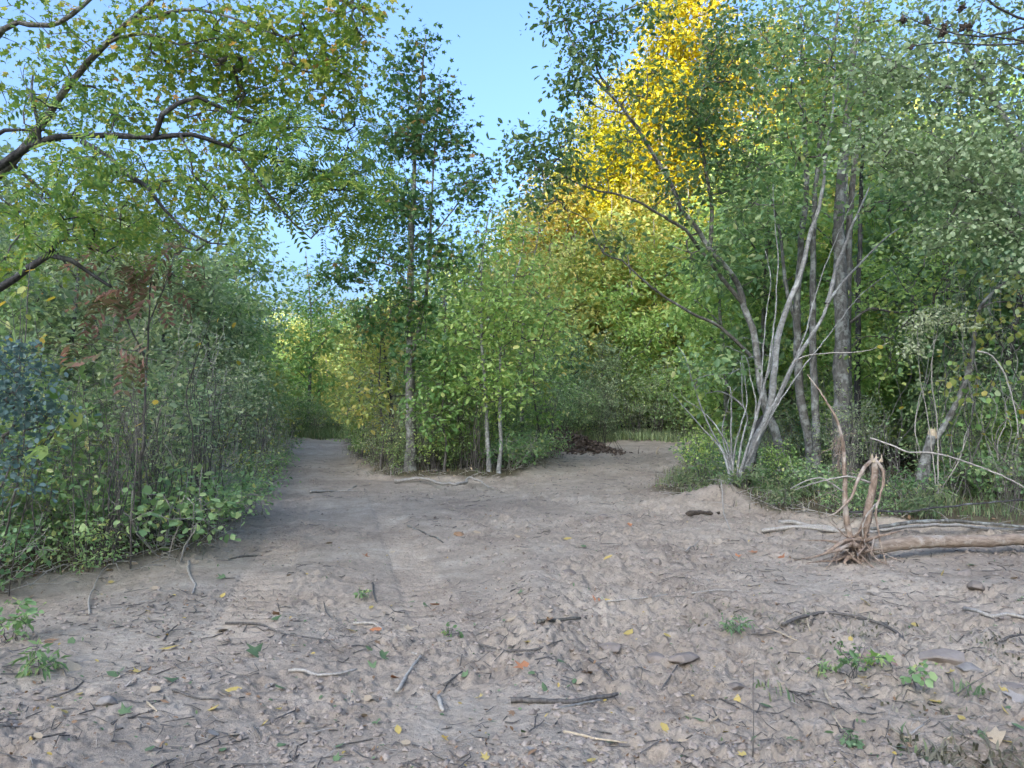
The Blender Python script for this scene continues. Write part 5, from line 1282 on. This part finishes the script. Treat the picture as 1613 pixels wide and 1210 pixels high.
# heap of torn soil beside the right path
c = np.array(gpt(905, 24.2)); mb = MB()
for k in range(900):
    q = c + [g.normal() * .8, g.normal() * .35, 0]; hh = .62 * math.exp(-((q[0] - c[0] + .35) / .6) ** 2) + .2 * math.exp(-((q[0] - c[0] - .6) / .6) ** 2)
    q[2] = gz(q[0], q[1]) + hh * math.exp(-((q[1] - c[1]) / .35) ** 2) * (.3 + .7 * g.random()); s_ = .015 + .07 * g.random() ** 2.5; v = unit(g.normal(size=3))
    mb.add(*tube(np.array([q - v * s_, q - v * s_ * .4, q + v * s_ * .5, q + v * s_]), [s_ * .4, s_ * .9, s_ * .8, s_ * .3], 5, .6, cap0=True))
for k in range(170):
    q = c + [g.normal() * .75, g.normal() * .35, 0]; q[2] = gz(q[0], q[1]) + .5 * g.random() * math.exp(-((q[0] - c[0] + .3) / .7) ** 2); v = unit(g.normal(size=3) + [0, 0, .3])
    mb.add(*tube(np.array([q, q + v * .15 + g.normal(size=3) * .05, q + v * (.2 + .35 * g.random())]), [.012, .008, .003], 4))
tag(link('soil_heap', mb.mesh('soil_heap', M['duff'], False, c), None, 'stuff', c), 'heap of dark torn soil and roots beside the right path', 'soil heap')

# ------------------------------------------------------------------ stones
def stone(px, py, w, h, mat, label, group=None, sink=.5):
    p = gp(px, py); d = p[1]; s_ = w / F_PX * d / 2
    me_g = np.random.default_rng(int(px * 7 + py))
    n = 42; u = unit(me_g.normal(size=(n, 3)))
    bm_v = u * (1 + .26 * me_g.normal(size=(n, 1))).clip(.5, 1.4)
    import bmesh
    bm = bmesh.new()
    for v in bm_v: bm.verts.new((v[0] * s_, v[1] * s_ * .8, v[2] * s_ * h))
    r = bmesh.ops.convex_hull(bm, input=bm.verts)
    bmesh.ops.delete(bm, geom=[v for v in bm.verts if not v.link_faces], context='VERTS')
    bmesh.ops.bevel(bm, geom=list(bm.edges), offset=s_ * .06, segments=1, affect='EDGES')
    me = bpy.data.meshes.new('stone'); bm.to_mesh(me); bm.free(); me.materials.append(mat)
    o = link('stone', me, None, None, (p[0], p[1], gz2(p[0], p[1]) + s_ * h * (1 - 2 * sink)))
    o.rotation_euler = (R.gauss(0, .12), R.gauss(0, .12), R.random() * 6)
    tag(o, label, 'stone', group)
for a_ in [(1487, 1040, 66, .34, 'stone', 'broadest flat brown stone at the right'), (1036, 1033, 36, .42, 'stone', 'tan slab left of the pair right of centre'), (1078, 1036, 56, .32, 'stone', 'broad low tan stone right of centre'),
          (1336, 1026, 34, .6, 'stone', 'rounded tan stone behind the seedlings'), (1356, 1021, 44, .5, 'stone', 'larger tan stone behind the seedlings'), (1384, 1035, 46, .42, 'stone_red', 'reddish stone behind the seedlings'),
          (1526, 1052, 38, .4, 'stone_grey', 'small grey stone just right of the broadest stone'), (1602, 1078, 50, .4, 'stone', 'brown stone cut off by the right edge'), (919, 822, 22, .5, 'stone', 'left of the two small stones in the middle distance'),
          (948, 817, 24, .45, 'stone', 'right of the two small stones in the middle distance'), (1156, 1078, 36, .4, 'stone', 'low brown stone in the right foreground'), (1538, 928, 30, .5, 'stone', 'stone in the soil right of the root arc'),
          (172, 1108, 42, .4, 'stone_grey', 'low grey stone in the left foreground'), (962, 1014, 34, .35, 'stone', 'flat tan stone beside the small yellow leaf'), (724, 842, 18, .6, 'l_brown', 'dark clod beside the straight dark stick'),
          (1033, 885, 20, .5, 'stone', 'small stone above the centre of the dirt'), (897, 902, 26, .35, 'stone', 'flat pale stone in the middle of the dirt'), (1520, 905, 22, .5, 'stone', 'pebble by the root arc at the right')]:
    stone(a_[0], a_[1], a_[2], a_[3], M[a_[4]], a_[5])

# ------------------------------------------------------------------ fallen leaves
def fallen_mesh(kind, mat, seed):
    gg = np.random.default_rng(seed); V, P = LEAF[kind]; V = V.copy()
    V[:, 0] -= .5; V[:, 2] = .20 * (V[:, 0] ** 2) * gg.choice([1, 1.6, .3]) + .9 * V[:, 1] ** 2 * gg.choice([1, .4, -.3]) + .03 * gg.normal(size=len(V))
    return mesh_np('fallen_leaf', V, P, mat)
FM = {}
def fallen(px, py, w, col, label, group=None, kind='star'):
    k = (kind, col, int(px) % 3)
    if k not in FM: FM[k] = fallen_mesh(kind, M[col], len(FM) + 1)
    p = gp(px, py); s_ = w / F_PX * p[1] * 1.25
    o = link('fallen_leaf', FM[k], None, None, (p[0], p[1], gz2(p[0], p[1]) + .012))
    o.rotation_euler = (R.gauss(0, .3), R.gauss(0, .3), R.random() * 6.28); o.scale = (s_, s_, s_)
    tag(o, label, 'leaf', group)
FL = [(820, 1056, 24, 'l_rust', 'dark red star leaf curled on the dirt in the centre foreground', 'star'), (935, 951, 17, 'l_rust', 'rust star leaf above the thick dark stick right of centre', 'star'),
      (1163, 871, 13, 'l_rust', 'left of three rust leaves near the uprooted sapling', 'star'), (1186, 869, 13, 'l_rust', 'middle one of three rust leaves near the uprooted sapling', 'star'), (1230, 875, 14, 'l_rust', 'right one of three rust leaves near the uprooted sapling', 'star'),
      (993, 827, 10, 'l_rust', 'small rust leaf in the middle distance right of the two small stones', 'star'), (1148, 948, 17, 'l_tan', 'tan orange leaf lying alone right of centre', 'oval'), (110, 1056, 36, 'l_tan', 'largest tan leaf near the left edge', 'star'),
      (205, 1078, 20, 'l_grey', 'bleached grey leaf in the left foreground', 'star'), (367, 1089, 22, 'l_yellow', 'bright yellow oval leaf in the left foreground', 'oval'), (424, 1078, 22, 'l_grey', 'pinkish bleached leaf right of the bright yellow oval leaf', 'oval'),
      (267, 1025, 26, 'l_yellow', 'long yellow leaf left of the green sprig', 'long'), (348, 994, 20, 'l_grey', 'curled pale leaf at the end of the long thin brown stick', 'star'), (397, 954, 15, 'l_brown', 'orange brown leaf standing on the track marks', 'star'),
      (434, 970, 14, 'l_brown', 'dark brown leaf right of the orange brown leaf', 'star'), (417, 1143, 20, 'l_yellow', 'olive yellow leaf low in the left foreground', 'oval'), (627, 1153, 17, 'l_yellow', 'yellow leaf low in the centre foreground', 'oval'),
      (622, 1068, 18, 'l_rust', 'orange brown leaf beside the hooked pale stick', 'oval'), (592, 994, 17, 'l_rust', 'orange leaf under the short bowed stick', 'oval'), (555, 993, 16, 'l_yellow', 'yellow leaf left of the short bowed stick', 'oval'),
      (597, 1010, 14, 'l_brown', 'brown leaf below the short bowed stick', 'star'), (645, 996, 16, 'l_tan', 'tan leaf right of the short bowed stick', 'star'), (1251, 1122, 26, 'l_tan', 'curled tan orange leaf left of the hollow', 'star'),
      (1416, 1172, 36, 'l_grey', 'largest bleached leaf in the lower right corner beside the hollow', 'star'), (1596, 1103, 32, 'l_grey', 'pale leaf at the right edge beside a splinter', 'star'), (1561, 1193, 36, 'l_tan', 'orange tan leaf in the hollow of dead grass', 'star'),
      (1441, 979, 17, 'l_yellow', 'bright yellow leaf above the broad flat stones', 'oval'), (1051, 1009, 16, 'l_yellow', 'yellow leaf on edge above the tan slab', 'oval'), (951, 1013, 14, 'l_yellow', 'small yellow leaf on the flat tan stone', 'oval'),
      (880, 981, 13, 'l_tan', 'small orange leaf under the thick dark stick', 'oval'), (853, 1028, 15, 'l_tan', 'small orange leaf at the end of a slanting stick', 'star'), (831, 1008, 13, 'l_yellow', 'small tan yellow leaf above the slanting stick', 'star'),
      (1208, 1115, 22, 'l_green', 'dark green leaf left of the curled tan orange leaf', 'oval'), (1076, 1189, 16, 'l_green', 'green leaf at the bottom right of centre', 'round'), (838, 1065, 12, 'l_green', 'small green leaf beside the dark red star leaf', 'round'),
      (405, 1028, 34, 'l_green', 'broad green torn leaf in the left foreground', 'star'), (435, 977, 22, 'l_green', 'narrow green leaf below the dark brown leaf', 'long'), (605, 1045, 18, 'l_green', 'green star leaf above the hooked stick', 'star'), (585, 1050, 18, 'l_green', 'green star leaf left of another above the hooked stick', 'star'),
      (270, 1072, 24, 'l_green', 'green torn leaf behind the bright yellow oval leaf', 'star'), (195, 1122, 22, 'l_green', 'green leaf beside the low grey stone', 'star'), (178, 1064, 18, 'l_green', 'small green leaf right of the largest tan leaf', 'round'), (400, 1002, 14, 'l_green', 'bluish green leaf above the broad green torn leaf', 'round'),
      (1161, 1104, 18, 'l_yellow', 'pale yellow leaf right of the low brown stone', 'oval'), (1231, 1073, 14, 'l_tan', 'pinkish leaf left of the seedlings', 'oval'), (1086, 1132, 16, 'l_tan', 'tan leaf low right of centre', 'star'), (1526, 1081, 14, 'l_yellow', 'yellow leaf left of the leaning stalk', 'oval'), (1581, 1082, 18, 'l_yellow', 'yellow leaf beside the brown stone at the right edge', 'star'),
      (931, 1196, 16, 'l_yellow', 'yellow leaf at the bottom edge just right of centre', 'oval'), (426, 795, 10, 'l_brown', 'red brown leaf on the left path before the thicket', 'star'), (685, 948, 14, 'l_rust', 'rust leaf in the middle of the dirt', 'oval'), (575, 876, 12, 'l_rust', 'orange leaf in the middle distance on the left path', 'star')]
for x, y, w, c_, lab, k in FL: fallen(x, y, w, c_, lab, None, k)
cols = [('l_yellow', 'small yellow leaf lying on the bare dirt'), ('l_tan', 'small tan leaf lying on the bare dirt'), ('l_green', 'small green leaf lying on the bare dirt'), ('l_brown', 'small brown leaf lying on the bare dirt'), ('l_grey', 'small bleached leaf lying on the bare dirt')]
for i in range(150):
    y = 800 + 405 * R.random() ** .8; x = 200 + 1400 * R.random() if y < 900 else 10 + 1595 * R.random()
    p = gp(x, y)
    if dirt(p[0], p[1]) < .15: continue
    c_, lab = cols[R.choice((0, 0, 0, 1, 1, 2, 2, 2, 3, 4))]
    fallen(x, y, 7 + 7 * R.random() + (y - 800) * .014, c_, lab, lab.replace('leaf', 'leaves'), R.choice(('oval', 'oval', 'star', 'long', 'round')))

# ------------------------------------------------------------------ seedlings on the dirt
def seedling(px, py, h, n, leafm, leaf, size, label, seed, spread=.5, per=6):
    g2 = np.random.default_rng(seed); b = gp(px, py); b[2] = gz2(b[0], b[1]) - .01
    hh = h / F_PX * b[1]; st = []
    for k in range(n):
        e = b + [g2.normal() * hh * spread * .5, g2.normal() * hh * spread * .4, hh * (.6 + .5 * g2.random())]
        st.append(S([b + [g2.normal() * .02, g2.normal() * .02, 0], (b + e) / 2 + [0, 0, hh * .1], e], .003, .0012, 'stem', .25, sides=4, sp=.03))
    T = cat_([blob((b + [0, 0, hh * .55]), (hh * spread, hh * spread * .8, hh * .45), 5 + 3 * n, g2)])
    tree('seedling', label, 'seedling', b, st, T, M['b_twig'], leafm, leaf, size, per, .015, seed=seed, twig_r=.0012)
seedling(1345, 1068, 62, 4, M['mid'], 'oval', .03, 'feathery green seedling clump in the right foreground before the rounded stones', 701, .8, 8)
seedling(1447, 1098, 72, 2, M['bramble'], 'round', .034, 'upright blue green seedling below the broadest flat stone', 702, .35, 5)
seedling(1300, 1052, 26, 3, M['mid'], 'long', .04, 'low green tuft left of the feathery seedling clump', 703, 1.2, 6)
seedling(1158, 1002, 24, 3, M['deep'], 'long', .05, 'low dark green weed clump right of centre', 704, 1.1, 6)
seedling(1378, 1050, 34, 1, M['spring'], 'star', .07, 'single stemmed seedling with lobed leaves beside the reddish stone', 705, .4, 2)
seedling(1338, 1170, 26, 2, M['deep'], 'oval', .04, 'dark green sprig left of the hollow', 706, .7, 4)
seedling(22, 1010, 70, 5, M['bramble'], 'oval', .045, 'green seedling clump at the left edge of the foreground', 707, .7, 7)
seedling(58, 1062, 50, 4, M['mid'], 'long', .055, 'dark green seedling right of the clump at the left edge', 708, .8, 7)
seedling(712, 1000, 26, 2, M['mid'], 'oval', .03, 'tiny green sprig in the middle of the dirt', 709, .8, 4)
seedling(570, 945, 20, 2, M['mid'], 'oval', .03, 'tiny green sprig behind the standing dark stick', 710, .9, 4)

# ------------------------------------------------------------------ uncountable litter on the dirt
def litter():
    g2 = np.random.default_rng(800)
    # clods
    n = 62000; y = 2.9 + 22 * g2.random(n) ** 1.9; x = (g2.random(n) * 2 - 1) * .78 * y
    k = (dirt(x, y) > -.3) & (fbm(x, y, .9, 3, 21) + .06 * x + .25 * g2.random(n) > .02); x, y = x[k], y[k]; n = len(x)
    s_ = (.003 + .016 * g2.random(n) ** 3.6) * (1 + y * .05)
    V0 = unit(np.array([(1, 0, 0), (-1, .2, 0), (.1, 1, 0), (0, -1, 0), (0, 0, 1), (.75, .7, .45), (-.7, -.7, .4)], float))
    F0 = np.array([[0, 5, 4], [5, 2, 4], [2, 1, 4], [1, 6, 4], [6, 3, 4], [3, 0, 4], [0, 2, 5], [1, 3, 6]])
    z = ground_h(x, y) + ground_detail(x, y)
    a = g2.random(n) * 6.28; c, s = np.cos(a)[:, None], np.sin(a)[:, None]
    V = V0[None] * (1 + .42 * g2.normal(size=(n, 7, 1)).clip(-1.6, 1.6)) * s_[:, None, None] * np.array([1, 1, .7])
    V = np.stack([V[..., 0] * c - V[..., 1] * s, V[..., 0] * s + V[..., 1] * c, V[..., 2]], 2) + np.stack([x, y, z + s_ * .15], 1)[:, None]
    o = link('soil_crumbs', mesh_np('soil_crumbs', V.reshape(-1, 3), [(F0[None] + (np.arange(n) * 7)[:, None, None]).reshape(-1, 3)], M['clod'], True), None, 'stuff')
    tag(o, 'loose clods and crumbs of soil strewn over the bare dirt', 'soil')
    # twigs, straw and root bits
    for nm, n, mt, seed, L0, th, lab in (('twig_litter', 5200, 'b_twig', 801, .12, .0030, 'small broken twigs and roots strewn over the bare dirt'), ('straw_litter', 3800, 'b_pale', 802, .08, .0016, 'bits of dry straw strewn over the bare dirt')):
        g3 = np.random.default_rng(seed); mb = MB()
        y = 2.9 + 20 * g3.random(n) ** 1.7; x = (g3.random(n) * 2 - 1) * .78 * y
        k = (dirt(x, y) > -1.0) & (fbm(x, y, 1.1, 3, 23) + .05 * x + .4 * g3.random(n) > .1)
        for xx, yy in zip(x[k], y[k]):
            a = g3.random() * 6.28; L = L0 * (.3 + 1.2 * g3.random() ** 2) * (1 + .04 * yy); dx, dy = math.cos(a) * L, math.sin(a) * L
            cx, cy = xx + dx * .5 - dy * .15 * g3.normal(), yy + dy * .5 + dx * .15 * g3.normal()
            P = np.array([(xx, yy, 0), (cx, cy, 0), (xx + dx, yy + dy, 0)])
            P[:, 2] = ground_h(P[:, 0], P[:, 1]) + ground_detail(P[:, 0], P[:, 1]) + .004 + .012 * g3.random(3)
            mb.add(*tube(P, np.array([1, .9, .5]) * th * (.6 + .9 * g3.random()) * (1 + .04 * yy), 3, cap1=False))
        tag(link(nm, mb.mesh(nm, M[mt]), None, 'stuff'), lab, 'litter')
    # broken brush along the edges of the dirt
    g3 = np.random.default_rng(809); n = 17000; mb = MB()
    y = 5 + 22 * g3.random(n) ** 1.4; x = (g3.random(n) * 2 - 1) * .78 * y
    d_ = dirt(x, y); k = (d_ < .45) & (d_ > -1.2) & (g3.random(n) < np.exp(-((d_ + .25) / .5) ** 2))
    for xx, yy in zip(x[k], y[k]):
        a = g3.random() * 6.28; L = .12 + .5 * g3.random() ** 2; el = .5 * abs(g3.normal()); b_ = np.array([xx, yy, gz(xx, yy) + .01])
        v = np.array([math.cos(a), math.sin(a), math.sin(el) * .6]) * L
        P = np.array([b_, b_ + v * .5 + g3.normal(size=3) * .06 * L + [0, 0, .06 * L], b_ + v]); P[:, 2] = np.maximum(P[:, 2], b_[2])
        mb.add(*tube(P, np.array([1, .8, .4]) * (.003 + .004 * g3.random()), 4, cap1=False))
    tag(link('brush_litter', mb.mesh('brush_litter', M['b_pale']), None, 'stuff'), 'broken twigs and canes heaped along the edges of the dirt', 'litter')
    # leaf litter
    for nm, mt, n, seed, cond in (('leaf_litter', 'l_brown', 9000, 803, lambda x, y: dirt(x, y) < .1), ('leaf_litter', 'l_tan', 5000, 804, lambda x, y: dirt(x, y) < .3),
                                  ('leaf_crumbs', 'l_green', 1300, 805, lambda x, y: dirt(x, y) > 0), ('leaf_crumbs', 'l_yellow', 500, 806, lambda x, y: dirt(x, y) > 0), ('leaf_crumbs', 'l_brown', 2600, 807, lambda x, y: dirt(x, y) > 0)):
        g3 = np.random.default_rng(seed); y = 3 + 27 * g3.random(n) ** 1.5; x = (g3.random(n) * 2 - 1) * .76 * y
        k = cond(x, y); x, y = x[k], y[k]
        P = np.stack([x, y, ground_h(x, y) + ground_detail(x, y) + .012], 1); mb = MB()
        add_leaves(mb, P, (.05 if nm == 'leaf_litter' else .022) * (.5 + g3.random(len(P))), 'oval', None, .35, .0, g3)
        tag(link(nm, mb.mesh(nm, M[mt]), None, 'stuff'), {'leaf_litter': {'l_brown': 'brown leaf litter under the trees', 'l_tan': 'tan leaf litter under the trees'}, 'leaf_crumbs': {'l_green': 'green leaf scraps on the bare dirt', 'l_yellow': 'yellow leaf scraps on the bare dirt', 'l_brown': 'brown leaf scraps on the bare dirt'}}[nm][mt], 'leaf litter')
litter()
